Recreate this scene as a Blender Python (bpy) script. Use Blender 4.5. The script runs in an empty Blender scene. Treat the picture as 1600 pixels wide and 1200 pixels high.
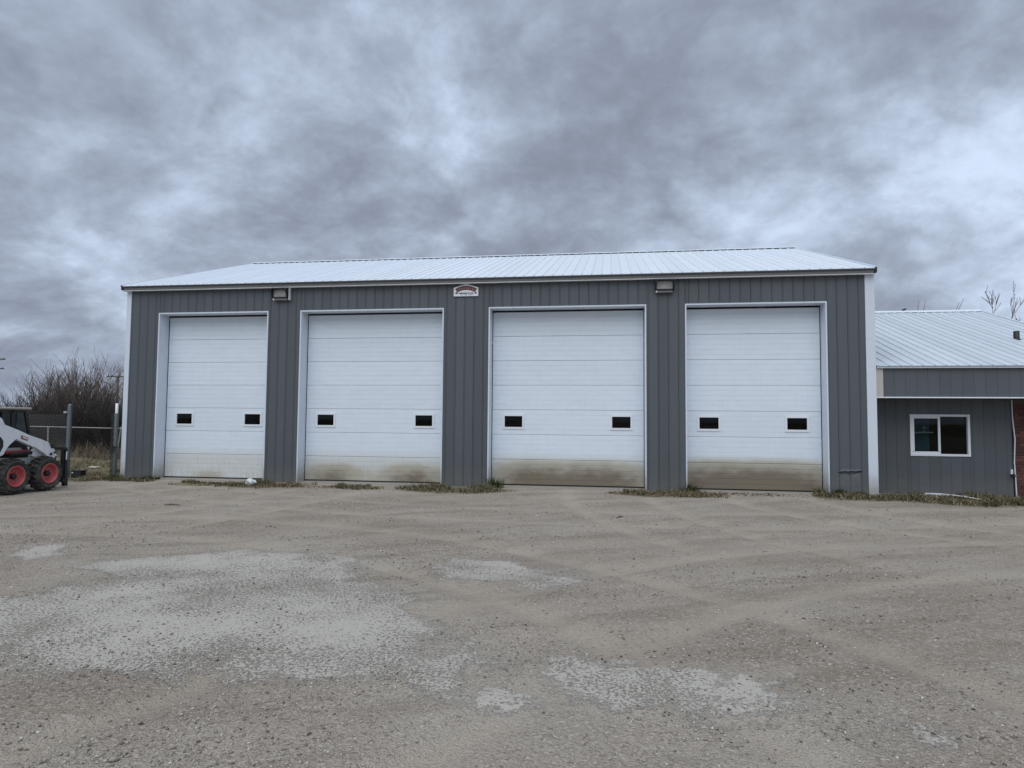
import bpy, math, random
import numpy as np
from mathutils import Vector, Matrix

random.seed(7); rng = np.random.default_rng(7)
SC = bpy.context.scene
COL = SC.collection

# ------------------------------------------------------------------ camera
cam_d = bpy.data.cameras.new('camera'); cam = bpy.data.objects.new('camera', cam_d); COL.objects.link(cam)
CAM = Vector((3.838, -15.390, 1.592))
R_ = Vector((0.98905, 0.14734, 0.00818)); U_ = Vector((-0.00003, -0.05524, 0.99847)); F_ = Vector((-0.14757, 0.98754, 0.05463))
cam.matrix_world = Matrix(((R_.x, U_.x, -F_.x, CAM.x), (R_.y, U_.y, -F_.y, CAM.y), (R_.z, U_.z, -F_.z, CAM.z), (0, 0, 0, 1)))
cam_d.sensor_width = 36; cam_d.lens = 1023.85 / 1600 * 36; cam_d.clip_start = .05; cam_d.clip_end = 5000
SC.camera = cam

# ------------------------------------------------------------------ node helpers
def node(nt, typ, ins=None, **kw):
    n = nt.nodes.new(typ)
    for k, v in kw.items(): setattr(n, k, v)
    for k, v in (ins or {}).items():
        s = n.inputs[k]
        if isinstance(v, bpy.types.NodeSocket): nt.links.new(v, s)
        else: s.default_value = v
    return n
def M(nt, op, a, b=0.0, c=0.0, clamp=False):
    n = nt.nodes.new('ShaderNodeMath'); n.operation = op; n.use_clamp = clamp
    for i, v in enumerate((a, b, c)):
        if isinstance(v, bpy.types.NodeSocket): nt.links.new(v, n.inputs[i])
        else: n.inputs[i].default_value = v
    return n.outputs[0]
def VM(nt, op, a, b=(0, 0, 0)):
    n = nt.nodes.new('ShaderNodeVectorMath'); n.operation = op
    for i, v in enumerate((a, b)):
        if isinstance(v, bpy.types.NodeSocket): nt.links.new(v, n.inputs[i])
        else: n.inputs[i].default_value = v
    return n.outputs[0]
def rgb(c): return (c[0], c[1], c[2], 1)
def mix(nt, f, a, b, mode='MIX'):
    n = nt.nodes.new('ShaderNodeMix'); n.data_type = 'RGBA'; n.blend_type = mode
    for k, v in ((0, f), (6, a), (7, b)):
        if isinstance(v, bpy.types.NodeSocket): nt.links.new(v, n.inputs[k])
        else: n.inputs[k].default_value = v if k == 0 else rgb(v)
    return n.outputs[2]
def ramp(nt, f, stops, interp='LINEAR'):
    n = nt.nodes.new('ShaderNodeValToRGB'); n.color_ramp.interpolation = interp
    e = n.color_ramp.elements
    while len(e) < len(stops): e.new(.5)
    for i, (p, c) in enumerate(stops):
        e[i].position = p; e[i].color = rgb(c) if not isinstance(c, (int, float)) else (c, c, c, 1)
    nt.links.new(f, n.inputs[0]); return n.outputs[0]
def noise(nt, vec, scale, detail=4, rough=.55, dist=0):
    return node(nt, 'ShaderNodeTexNoise', {'Vector': vec, 'Scale': scale, 'Detail': detail, 'Roughness': rough, 'Distortion': dist}).outputs[0]
def smooth(nt, v, a, b):
    n = nt.nodes.new('ShaderNodeMapRange'); n.interpolation_type = 'SMOOTHSTEP'
    nt.links.new(v, n.inputs[0]); n.inputs[1].default_value = a; n.inputs[2].default_value = b
    return n.outputs[0]

# ------------------------------------------------------------------ world: overcast sky
W = bpy.data.worlds.new('World'); SC.world = W; W.use_nodes = True
nt = W.node_tree; nt.nodes.clear()
SUN_EL, SUN_AZ = math.radians(58), math.radians(192)     # behind the camera
sky = node(nt, 'ShaderNodeTexSky', sky_type='NISHITA'); sky.sun_disc = False
sky.sun_elevation = SUN_EL; sky.sun_rotation = SUN_AZ
bg_sky = node(nt, 'ShaderNodeBackground', {'Color': sky.outputs[0], 'Strength': .085})
d = node(nt, 'ShaderNodeTexCoord').outputs['Generated']
sep = node(nt, 'ShaderNodeSeparateXYZ', {0: d})
dz = M(nt, 'ADD', M(nt, 'MAXIMUM', sep.outputs[2], 0.0), .50)
pl = node(nt, 'ShaderNodeCombineXYZ', {0: M(nt, 'DIVIDE', sep.outputs[0], dz), 1: M(nt, 'DIVIDE', sep.outputs[1], dz), 2: 0.0}).outputs[0]
SEED = 19.81
wob = node(nt, 'ShaderNodeTexNoise', {'Vector': VM(nt, 'ADD', pl, (SEED * 3.1, 2.2, SEED)), 'Scale': 2.2, 'Detail': 2.0}).outputs['Color']
plw = VM(nt, 'ADD', pl, VM(nt, 'MULTIPLY', VM(nt, 'SUBTRACT', wob, (.5, .5, .5)), (.16, .16, 0)))
big = noise(nt, VM(nt, 'ADD', plw, (SEED * 3.7, 1.9, SEED)), 1.5, 3, .5)
mid = noise(nt, VM(nt, 'ADD', plw, (9.1, SEED * 4.2, 1)), 4.2, 6, .62)
bil = M(nt, 'ABSOLUTE', M(nt, 'SUBTRACT', noise(nt, VM(nt, 'ADD', plw, (2.2, SEED, 3)), 4.6, 4, .58), .5))
fine = noise(nt, VM(nt, 'ADD', plw, (5.1, 1.2, SEED)), 14, 5, .66)
dens = M(nt, 'ADD', M(nt, 'ADD', M(nt, 'MULTIPLY', big, .80), M(nt, 'MULTIPLY', mid, .44)), M(nt, 'ADD', M(nt, 'MULTIPLY', fine, .16), M(nt, 'MULTIPLY', M(nt, 'SUBTRACT', .10, bil), .48)))
cl = ramp(nt, dens, [(.53, (.62, .735, .91)), (.63, (.445, .525, .66)), (.73, (.315, .368, .468)), (.86, (.205, .230, .298))], 'B_SPLINE')
bg_cl = node(nt, 'ShaderNodeBackground', {'Color': cl, 'Strength': .93})
cover = smooth(nt, dens, .42, .56)
cover = M(nt, 'ADD', M(nt, 'MULTIPLY', cover, .2), .8)
ms = node(nt, 'ShaderNodeMixShader', {0: cover, 1: bg_sky.outputs[0], 2: bg_cl.outputs[0]})
node(nt, 'ShaderNodeOutputWorld', {0: ms.outputs[0]})

W.cycles.sampling_method = 'MANUAL'; W.cycles.sample_map_resolution = 256
SC.cycles.max_bounces = 5; SC.cycles.diffuse_bounces = 3; SC.cycles.glossy_bounces = 2; SC.cycles.transparent_max_bounces = 6

# ------------------------------------------------------------------ sun through the cloud
sd = bpy.data.lights.new('sun', 'SUN'); sd.energy = 1.5; sd.angle = math.radians(70); sd.color = (1.0, .99, .965)
sun = bpy.data.objects.new('sun', sd); COL.objects.link(sun)
sdir = Vector((math.sin(SUN_AZ) * math.cos(SUN_EL), math.cos(SUN_AZ) * math.cos(SUN_EL), math.sin(SUN_EL)))
sun.rotation_euler = sdir.to_track_quat('Z', 'Y').to_euler(); sun.location = sdir * 40
vs = SC.view_settings; vs.view_transform = 'Standard'; vs.look = 'None'; vs.exposure = 0.30; vs.gamma = 1; vs.use_curve_mapping = False

# ------------------------------------------------------------------ mesh helpers
class MB:
    def __init__(s): s.v = []; s.f = []; s.mi = []; s.m = 0
    def add(s, vs, fs):
        o = len(s.v); s.v += [tuple(p) for p in vs]; s.f += [tuple(i + o for i in f) for f in fs]; s.mi += [s.m] * len(fs); return s
    def box(s, x0, x1, y0, y1, z0, z1):
        return s.add([(x0, y0, z0), (x1, y0, z0), (x1, y1, z0), (x0, y1, z0), (x0, y0, z1), (x1, y0, z1), (x1, y1, z1), (x0, y1, z1)],
                     [(3, 2, 1, 0), (4, 5, 6, 7), (0, 1, 5, 4), (1, 2, 6, 5), (2, 3, 7, 6), (3, 0, 4, 7)])
    def bbox(s, x0, x1, y0, y1, z0, z1, b=.01):
        """box with chamfered edges"""
        X, Y, Z = (x0, x1), (y0, y1), (z0, z1); vs = []; idx = {}
        for i in (0, 1):
            for j in (0, 1):
                for k in (0, 1):
                    sx, sy, sz = (b if i == 0 else -b), (b if j == 0 else -b), (b if k == 0 else -b)
                    idx[i, j, k] = len(vs)
                    vs += [(X[i], Y[j] + sy, Z[k] + sz), (X[i] + sx, Y[j], Z[k] + sz), (X[i] + sx, Y[j] + sy, Z[k])]
        I = lambda i, j, k, a: idx[i, j, k] + a
        fs = []
        for i in (0, 1):
            q = [I(i, 0, 0, 0), I(i, 1, 0, 0), I(i, 1, 1, 0), I(i, 0, 1, 0)]; fs.append(q if i else q[::-1])
            q = [I(0, i, 0, 1), I(1, i, 0, 1), I(1, i, 1, 1), I(0, i, 1, 1)]; fs.append(q[::-1] if i else q)
            q = [I(0, 0, i, 2), I(1, 0, i, 2), I(1, 1, i, 2), I(0, 1, i, 2)]; fs.append(q if i else q[::-1])
        for a in (0, 1):
            for c in (0, 1):
                fs.append([I(0, a, c, 1), I(1, a, c, 1), I(1, a, c, 2), I(0, a, c, 2)])
                fs.append([I(a, 0, c, 0), I(a, 1, c, 0), I(a, 1, c, 2), I(a, 0, c, 2)])
                fs.append([I(a, c, 0, 0), I(a, c, 1, 0), I(a, c, 1, 1), I(a, c, 0, 1)])
        for i in (0, 1):
            for j in (0, 1):
                for k in (0, 1): fs.append([I(i, j, k, 0), I(i, j, k, 1), I(i, j, k, 2)])
        return s.add(vs, fs)
    def prism(s, pts, a0, a1, axis):
        """closed polygon extruded along axis 0/1/2; pts are the two other coordinates in xyz order"""
        n = len(pts); mk = lambda p, a: (a, p[0], p[1]) if axis == 0 else ((p[0], a, p[1]) if axis == 1 else (p[0], p[1], a))
        return s.add([mk(p, a0) for p in pts] + [mk(p, a1) for p in pts],
                     [tuple(range(n))[::-1], tuple(range(n, 2 * n))] + [(i, (i + 1) % n, n + (i + 1) % n, n + i) for i in range(n)])
    def tube(s, path, rad, k=6, cap=True):
        path = [Vector(p) for p in path]; n = len(path)
        if not hasattr(rad, '__len__'): rad = [rad] * n
        vs = []; t0 = None; nrm = None
        for i, p in enumerate(path):
            t = (path[min(i + 1, n - 1)] - path[max(i - 1, 0)]).normalized()
            if nrm is None: nrm = t.orthogonal().normalized()
            nrm = (nrm - t * nrm.dot(t))
            nrm = nrm.normalized() if nrm.length > 1e-6 else t.orthogonal().normalized()
            b = t.cross(nrm)
            for j in range(k):
                a = 2 * math.pi * j / k; vs.append(p + (nrm * math.cos(a) + b * math.sin(a)) * rad[i])
        fs = [(i * k + j, i * k + (j + 1) % k, (i + 1) * k + (j + 1) % k, (i + 1) * k + j) for i in range(n - 1) for j in range(k)]
        if cap: fs += [tuple(range(k))[::-1], tuple(range((n - 1) * k, n * k))]
        return s.add(vs, fs)
    def lathe(s, prof, c, axis=0, k=32):
        """prof: (offset along axis, radius)"""
        vs = []
        for (a, r) in prof:
            for j in range(k):
                t = 2 * math.pi * j / k; u, w = r * math.cos(t), r * math.sin(t)
                o = (a, u, w) if axis == 0 else ((u, a, w) if axis == 1 else (u, w, a))
                vs.append((c[0] + o[0], c[1] + o[1], c[2] + o[2]))
        n = len(prof)
        fs = [(i * k + j, i * k + (j + 1) % k, (i + 1) * k + (j + 1) % k, (i + 1) * k + j) for i in range(n - 1) for j in range(k)]
        return s.add(vs, fs)
    def mesh(s, name, mats, smoothit=False):
        me = bpy.data.meshes.new(name); me.from_pydata(s.v, [], s.f)
        for m in (mats if isinstance(mats, (list, tuple)) else [mats]): me.materials.append(m)
        if any(s.mi): me.polygons.foreach_set('material_index', s.mi)
        if smoothit: me.polygons.foreach_set('use_smooth', [True] * len(me.polygons))
        me.update(); return me
    def build(s, name, mats, parent=None, smoothit=False, local=False):
        return link(name, s.mesh(name, mats, smoothit), parent, local)
def link(name, me, parent=None, local=False):
    o = bpy.data.objects.new(name, me); COL.objects.link(o)
    if parent is not None:
        o.parent = parent
        if not local:                      # vertices are given in world space
            p = parent; off = Vector((0, 0, 0))
            while p is not None: off += p.location; p = p.parent
            o.location = -off
    return o
def tag(o, label=None, cat=None, group=None, kind=None):
    for k, v in (('label', label), ('category', cat), ('group', group), ('kind', kind)):
        if v: o[k] = v
    return o
def empty(name, loc, label, cat, group=None):
    o = bpy.data.objects.new(name, None); COL.objects.link(o); o.location = loc; o.empty_display_size = .2
    return tag(o, label, cat, group)

# ------------------------------------------------------------------ materials
def mat(name, base=(.5, .5, .5), rough=.6, metal=0.0, var=.08, scale=6.0, bump=0.0, bscale=40.0, objvar=0.0, stretch=(1, 1, 1), spec=.5):
    m = bpy.data.materials.new(name); m.use_nodes = True; nt = m.node_tree; b = nt.nodes['Principled BSDF']
    pos = VM(nt, 'MULTIPLY', node(nt, 'ShaderNodeNewGeometry').outputs['Position'], stretch)
    n = noise(nt, pos, scale, 5, .6)
    v = M(nt, 'ADD', M(nt, 'MULTIPLY', M(nt, 'SUBTRACT', n, .5), var * 2), 1.0)
    if objvar:
        oi = node(nt, 'ShaderNodeObjectInfo').outputs['Random']
        v = M(nt, 'MULTIPLY', v, M(nt, 'ADD', M(nt, 'MULTIPLY', M(nt, 'SUBTRACT', oi, .5), objvar * 2), 1.0))
    c = mix(nt, 1.0, base, node(nt, 'ShaderNodeCombineColor', {0: v, 1: v, 2: v}).outputs[0], 'MULTIPLY')
    nt.links.new(c, b.inputs['Base Color']); b.inputs['Roughness'].default_value = rough; b.inputs['Metallic'].default_value = metal
    b.inputs['Specular IOR Level'].default_value = spec
    if bump:
        bn = noise(nt, pos, bscale, 4, .6)
        nt.links.new(node(nt, 'ShaderNodeBump', {'Height': bn, 'Strength': bump, 'Distance': .01}).outputs[0], b.inputs['Normal'])
    return m
def island(name, stops, rough=.85, spec=.3):
    m = bpy.data.materials.new(name); m.use_nodes = True; nt = m.node_tree; b = nt.nodes['Principled BSDF']
    r = node(nt, 'ShaderNodeNewGeometry').outputs['Random Per Island']
    nt.links.new(ramp(nt, r, stops), b.inputs['Base Color']); b.inputs['Roughness'].default_value = rough
    b.inputs['Specular IOR Level'].default_value = spec
    return m
def dirty(name, base, kind):
    """painted steel with road splash; kind: 'door', 'siding' or 'trim'"""
    m = bpy.data.materials.new(name); m.use_nodes = True; nt = m.node_tree; b = nt.nodes['Principled BSDF']
    g = node(nt, 'ShaderNodeNewGeometry').outputs['Position']; s = node(nt, 'ShaderNodeSeparateXYZ', {0: g}); x, z = s.outputs[0], s.outputs[2]
    n1 = noise(nt, VM(nt, 'MULTIPLY', g, (1.2, 1, 3)), 2.2, 6, .62); n2 = noise(nt, VM(nt, 'MULTIPLY', g, (9, 1, .5)), 2.5, 5, .6)
    nv = M(nt, 'ADD', .93, M(nt, 'MULTIPLY', n1, .14))
    oi = node(nt, 'ShaderNodeObjectInfo').outputs['Random']
    nv = M(nt, 'MULTIPLY', nv, M(nt, 'ADD', .97, M(nt, 'MULTIPLY', oi, .05 if kind != 'siding' else .13)))
    c = mix(nt, 1.0, base, node(nt, 'ShaderNodeCombineColor', {0: nv, 1: nv, 2: nv}).outputs[0], 'MULTIPLY')
    if kind == 'door':
        # faint film over all sections, then the dirty bottom section, then mud thrown by tyres
        film = M(nt, 'MULTIPLY', smooth(nt, n2, .5, .75), .10)
        c = mix(nt, film, c, (.50, .50, .47))
        jag = M(nt, 'ADD', z, M(nt, 'MULTIPLY', M(nt, 'SUBTRACT', n1, .5), .10))
        low = M(nt, 'MULTIPLY', smooth(nt, jag, .88, .52), M(nt, 'ADD', .12, M(nt, 'MULTIPLY', n1, .85)))
        c = mix(nt, low, c, (.57, .57, .50))
        spl = M(nt, 'MULTIPLY', smooth(nt, M(nt, 'SUBTRACT', noise(nt, VM(nt, 'MULTIPLY', g, (6, 1, .9)), 3.0, 6, .7), M(nt, 'MULTIPLY', z, .16)), .42, .62), smooth(nt, z, 1.5, .2))
        c = mix(nt, M(nt, 'MULTIPLY', spl, .38), c, (.46, .43, .34))
        tot = None
        for (cx, w, a, top) in ((-6.45, .45, .55, .38), (-3.05, .72, 1.3, .64), (-.98, .78, 1.4, .66), (1.95, .85, 1.7, .84), (3.6, 1.0, 1.9, .82), (6.15, .9, 1.9, .92), (7.75, 1.0, 2.1, .92)):
            t = M(nt, 'DIVIDE', M(nt, 'SUBTRACT', x, cx), w); ga = M(nt, 'EXPONENT', M(nt, 'MULTIPLY', M(nt, 'MULTIPLY', t, t), -1.0))
            zz = smooth(nt, z, top, .04)
            q = M(nt, 'MULTIPLY', M(nt, 'MULTIPLY', ga, zz), a)
            tot = q if tot is None else M(nt, 'ADD', tot, q)
        splat = M(nt, 'ADD', .45, M(nt, 'MULTIPLY', noise(nt, VM(nt, 'MULTIPLY', g, (1, 1, 1.3)), 3.5, 6, .6), .85))
        mud = M(nt, 'MULTIPLY', M(nt, 'MULTIPLY', tot, splat), 1.35)
        c = mix(nt, M(nt, 'MULTIPLY', smooth(nt, mud, .02, .55), .80), c, (.44, .41, .32))
        c = mix(nt, M(nt, 'MULTIPLY', smooth(nt, M(nt, 'MULTIPLY', mud, M(nt, 'ADD', .55, M(nt, 'MULTIPLY', n1, .9))), .22, 1.9), .85), c, (.145, .112, .072))
        speck = M(nt, 'MULTIPLY', smooth(nt, noise(nt, g, 60, 2, .5), .62, .70), smooth(nt, z, .9, .1))
        c = mix(nt, M(nt, 'MULTIPLY', speck, .55), c, (.20, .16, .11))
    else:
        low = M(nt, 'MULTIPLY', smooth(nt, M(nt, 'ADD', z, M(nt, 'MULTIPLY', n1, -.5)), .35, -.25), .75 if kind == 'trim' else .45)
        c = mix(nt, low, c, (.30, .265, .21) if kind == 'trim' else (.17, .16, .145))
        streak = M(nt, 'MULTIPLY', smooth(nt, n2, .55, .8), .14)
        c = mix(nt, streak, c, (.24, .245, .25) if kind == 'siding' else (.45, .43, .38))
    nt.links.new(c, b.inputs['Base Color']); b.inputs['Roughness'].default_value = .42 if kind == 'siding' else .5
    b.inputs['Specular IOR Level'].default_value = .4
    bn = noise(nt, VM(nt, 'MULTIPLY', g, (1.0, 1, 14) if kind == 'door' else (1, 1, .25)), 22 if kind == 'door' else 3, 4, .6)
    nt.links.new(node(nt, 'ShaderNodeBump', {'Height': bn, 'Strength': .22 if kind == 'door' else .12, 'Distance': .004 if kind == 'door' else .02}).outputs[0], b.inputs['Normal'])
    return m
def glass(name, tint=(.8, .9, .9), refl=.8):
    m = bpy.data.materials.new(name); m.use_nodes = True; nt = m.node_tree; nt.nodes.clear()
    tr = node(nt, 'ShaderNodeBsdfTransparent', {0: rgb(tint)}); gl = node(nt, 'ShaderNodeBsdfGlossy', {'Color': (1, 1, 1, 1), 'Roughness': .02})
    fr = node(nt, 'ShaderNodeFresnel', {'IOR': 1.5})
    mx = node(nt, 'ShaderNodeMixShader', {0: M(nt, 'MULTIPLY', fr.outputs[0], refl), 1: tr.outputs[0], 2: gl.outputs[0]})
    node(nt, 'ShaderNodeOutputMaterial', {0: mx.outputs[0]}); return m

SIDING = dirty('grey_siding', (.093, .105, .116), 'siding')
DOORW = dirty('door_white', (.74, .815, .89), 'door')
TRIM = dirty('white_trim', (.66, .72, .80), 'trim')
ROOF = mat('white_roof_steel', (.74, .81, .88), .38, 0, .05, 2.5, .05, 8, .035)
ROOFB = mat('weathered_roof_steel', (.56, .63, .69), .42, 0, .08, 2.0, .05, 8, .06)
DARK = mat('dark_bronze', (.028, .03, .036), .5)
TAUPE = mat('taupe_fascia', (.20, .20, .20), .5, var=.12)
COREG = mat('wall_core', (.03, .033, .037), .8)
INTER = mat('interior', (.035, .035, .037), .9)
BLACK = mat('black_rubber', (.014, .014, .015), .75)
GLASS = glass('window_glass'); GLASSW = glass('dim_glass', (.55, .62, .62), .35); GLASSB = glass('door_glass', (.25, .27, .27), .45); GLASSD = glass('tinted_glass', (.30, .34, .33))
CONC = mat('concrete', (.29, .27, .24), .9, var=.2, scale=4, bump=.3, bscale=60)
VINYL = mat('white_vinyl', (.78, .81, .85), .45, var=.05)
GALV = mat('galvanised_steel', (.135, .155, .165), .5, .4, var=.15, scale=10)
GALVD = mat('dark_galvanised', (.085, .10, .10), .6, .2, var=.25, scale=12)
GALVM = mat('mid_galvanised', (.23, .235, .235), .5, .3, var=.15, scale=10)
GALVL = mat('pale_galvanised', (.36, .36, .35), .5, .3, var=.15, scale=10)
def dusty(name, base, rough=.45, amt=.5, dust=(.25, .215, .17)):
    m = bpy.data.materials.new(name); m.use_nodes = True; nt = m.node_tree; b = nt.nodes['Principled BSDF']
    g = node(nt, 'ShaderNodeNewGeometry').outputs['Position']; z = node(nt, 'ShaderNodeSeparateXYZ', {0: g}).outputs[2]
    n = noise(nt, g, 5, 7, .68); n2 = noise(nt, VM(nt, 'MULTIPLY', g, (1, 1, .35)), 16, 4, .6)
    c = mix(nt, M(nt, 'MULTIPLY', smooth(nt, M(nt, 'SUBTRACT', n, M(nt, 'MULTIPLY', z, .07)), .42, .66), amt), base, dust)
    c = mix(nt, M(nt, 'MULTIPLY', smooth(nt, n2, .56, .74), amt * .6), c, (.07, .062, .055))
    nt.links.new(c, b.inputs['Base Color']); b.inputs['Roughness'].default_value = rough; return m
LWHITE = dusty('loader_white', (.74, .78, .83), .4, .32)
LGREY = dusty('loader_grey', (.38, .41, .42), .5, .6)
LRED = mat('loader_red', (.43, .055, .06), .42, var=.10, scale=9)
LBLK = mat('loader_black', (.012, .012, .013), .55)
LDECAL = mat('decal_red', (.28, .07, .07), .5)
TAN = mat('tan_cab_roof', (.36, .33, .29), .7, var=.15)
BARK = mat('bark_dark', (.080, .070, .063), .9, var=.3, scale=3)
TWIG = mat('twig_brown', (.130, .104, .086), .9, var=.3, scale=1.5)
BARKD = mat('undergrowth_bark', (.050, .042, .037), .9, var=.3, scale=2)
WOODP = mat('pole_wood', (.12, .10, .09), .9)

# ------------------------------------------------------------------ ground
def hsh(i, j, k): 
    v = np.sin(i * 127.1 + j * 311.7 + k * 74.7) * 43758.5453; return v - np.floor(v)
def vnoise(x, y, k=0):
    i, j = np.floor(x), np.floor(y); u, v = x - i, y - j; u = u * u * (3 - 2 * u); v = v * v * (3 - 2 * v)
    return (hsh(i, j, k) * (1 - u) + hsh(i + 1, j, k) * u) * (1 - v) + (hsh(i, j + 1, k) * (1 - u) + hsh(i + 1, j + 1, k) * u) * v
def fbm(x, y, o=4, k=0):
    s = 0; a = .5
    for q in range(o): s = s + a * vnoise(x, y, k + q); x, y, a = x * 2.03, y * 2.03, a * .5
    return s
def sst(v, a, b):
    t = np.clip((v - a) / (b - a), 0, 1); return t * t * (3 - 2 * t)
def polydist(px, py, poly):
    """signed distance, positive inside"""
    P = np.array(poly); dmin = np.full(px.shape, 1e9); ins = np.zeros(px.shape, bool)
    for a in range(len(P)):
        x0, y0 = P[a]; x1, y1 = P[(a + 1) % len(P)]; ex, ey = x1 - x0, y1 - y0
        t = np.clip(((px - x0) * ex + (py - y0) * ey) / (ex * ex + ey * ey), 0, 1)
        dmin = np.minimum(dmin, np.hypot(px - x0 - t * ex, py - y0 - t * ey))
        c = ((y0 > py) != (y1 > py)) & (px < (x1 - x0) * (py - y0) / (y1 - y0 + 1e-12) + x0); ins ^= c
    return np.where(ins, dmin, -dmin)
SLABS = [  # hard pale silt that shows through the loose gravel
    [(-4.6, -11.2), (-2.6, -10.5), (-1.28, -10.06), (-0.96, -9.51), (-1.77, -9.0), (-1.28, -8.43), (-0.41, -7.88), (0.56, -7.85), (1.08, -8.12), (1.32, -8.96), (2.05, -9.56), (2.58, -10.48), (2.61, -11.08), (2.28, -11.38), (1.78, -11.57), (1.15, -11.64), (0.55, -11.66), (-0.33, -11.61), (-2.5, -11.7), (-4.2, -11.9)],
    [(-2.9, -8.74), (-3.1, -8.28), (-2.76, -8.0), (-2.43, -8.58), (-2.47, -9.0)],
    [(1.98, -8.55), (1.95, -7.85), (2.66, -7.80), (3.2, -8.3), (3.75, -8.72), (3.3, -8.98), (2.6, -8.95), (2.15, -8.75)],
    [(2.45, -11.39), (2.5, -11.0), (2.9, -10.8), (3.07, -11.0), (3.03, -11.33), (2.97, -11.59), (2.74, -11.52)],
    [(3.04, -11.65), (3.12, -11.48), (3.36, -11.46), (3.42, -11.58), (3.3, -11.67)],
    [(3.6, -10.97), (3.78, -10.78), (4.04, -10.81), (4.28, -10.96), (4.87, -11.02), (4.93, -11.38), (4.66, -11.62), (4.21, -11.62), (3.65, -11.58), (3.53, -11.37), (3.33, -11.36)],
    [(5.39, -11.60), (5.44, -11.56), (5.45, -11.60), (5.40, -11.64)]]
def slabmask(x, y):
    n = fbm(x * 2.3, y * 2.3, 4, 3) - .47
    best = np.full(x.shape, -9.0)
    for i, p in enumerate(SLABS): best = np.maximum(best, polydist(x, y, p))
    return best + .05 + n * .35
def tracks(x, y):
    """shallow tyre ruts: 0..1"""
    r = np.zeros(x.shape)
    for (ax, bend, xc) in ((2.9, .045, 0), (4.6, .045, 0), (6.2, .10, 0), (7.9, .10, 0), (-1.6, -.02, 0), (-3.2, -.02, 0), (-5.7, -.05, 0), (-7.2, -.05, 0)):
        c = ax + bend * (y + .5) ** 2 * (1 if ax > 0 else 1)
        r = np.maximum(r, np.exp(-((x - c) / .20) ** 2) * sst(y, -9.5, -5))
    for (cx, cy, rad) in ((11.5, -16.5, 11.2), (11.5, -16.5, 9.5), (-3, -16, 8.7), (-3, -16, 10.3), (3.0, 12.0, 17.2), (3.0, 12.0, 15.7)):
        r = np.maximum(r, .8 * np.exp(-((np.hypot(x - cx, y - cy) - rad) / .17) ** 2))
    return r
def gz(x, y):
    x = np.asarray(x, float); y = np.asarray(y, float)
    near = sst(-y, .5, 2.5) * sst(60 - np.abs(x), 0, 30)
    z = (fbm(x * .35, y * .35, 3, 11) - .45) * .085 + (fbm(x * 1.7, y * 1.7, 4, 21) - .47) * .026
    z = z - tracks(x, y) * .034 + .012 * np.clip(tracks(x - .26, y) + tracks(x + .26, y) - tracks(x, y), 0, 1)
    flat = np.exp(-(((x + 8.9) / 1.6) ** 2 + ((y + 3.3) / 1.6) ** 2))
    z = z * near * (1 - flat) * (1 - .7 * sst(slabmask(x, y), -.05, .15))
    z = z - .07 * sst(x, 9.6, 11.5) * sst(-y, -3, .8)     # falls away towards the lower building
    return z
def axis(lo, hi, step, far):
    a = list(np.arange(lo, hi + 1e-6, step)); s = step; q = hi
    while q < far: s *= 1.35; q += s; a.append(q)
    s = step; q = lo
    while q > -far: s *= 1.35; q -= s; a.insert(0, q)
    return np.array(a)
xs, ys = axis(-12, 14, .06, 900), axis(-14.2, .6, .06, 900)
gx, gy = np.meshgrid(xs, ys); zz = gz(gx, gy); nx, ny = len(xs), len(ys)
idx = np.arange(nx * ny).reshape(ny, nx)
quads = np.stack([idx[:-1, :-1], idx[:-1, 1:], idx[1:, 1:], idx[1:, :-1]], -1).reshape(-1, 4)
me = bpy.data.meshes.new('ground')
me.vertices.add(nx * ny); me.vertices.foreach_set('co', np.stack([gx, gy, zz], -1).reshape(-1))
me.loops.add(quads.size); me.loops.foreach_set('vertex_index', quads.reshape(-1).astype(np.int32))
me.polygons.add(len(quads)); me.polygons.foreach_set('loop_start', np.arange(0, quads.size, 4, dtype=np.int32))
me.update(calc_edges=True); me.polygons.foreach_set('use_smooth', [True] * len(quads))
def attr(name, v):
    a = me.attributes.new(name, 'FLOAT', 'POINT'); a.data.foreach_set('value', np.ascontiguousarray(v, dtype=np.float32).reshape(-1))
attr('slab', np.clip(slabmask(gx, gy), -1, 1)); attr('rut', tracks(gx, gy))
STRIP = [(-8.1, -.42, .8, .36, 2600, .03, .10), (-5.9, -.85, .8, .45, 3000, .02, .08), (-4.15, -.80, 1.25, .78, 6000, .03, .10), (-2.1, -.8, .8, .45, 2800, .02, .08),
         (.40, -.74, 1.35, .78, 7200, .03, .12), (5.1, -.62, 1.3, .66, 5200, .02, .09), (9.0, -.52, .9, .55, 4200, .03, .11),
         (10.9, -.42, 1.8, .62, 6500, .03, .11), (13.0, -.45, 1.4, .65, 4200, .03, .11), (11.5, .30, 1.9, .42, 3000, .04, .13)]
def grassmask(x, y):
    yard = np.minimum(x + 8.75, 40) ; g = np.where(x < -8.7, sst(y, -1.5, -.6), 0.0)
    g = np.maximum(g, sst(y, 12.5, 14.0)); g = np.maximum(g, sst(-x, 40, 50)); g = np.maximum(g, sst(x, 40, 50))
    for (cx, cy, rx, ry, *_) in STRIP: g = np.maximum(g, .9 * sst(1.15 - np.hypot((x - cx) / rx, (y - cy) / ry), 0, .45))
    return np.clip(g + (fbm(x * 1.5, y * 1.5, 3, 31) - .47) * .8 * (g > .02), 0, 1)
attr('grass', grassmask(gx, gy))
gm = bpy.data.materials.new('gravel_yard'); gm.use_nodes = True; nt = gm.node_tree; b = nt.nodes['Principled BSDF']
g = node(nt, 'ShaderNodeNewGeometry').outputs['Position']
A = lambda n: node(nt, 'ShaderNodeAttribute', attribute_name=n).outputs['Fac']
slab, rut, grs = A('slab'), A('rut'), A('grass')
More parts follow.
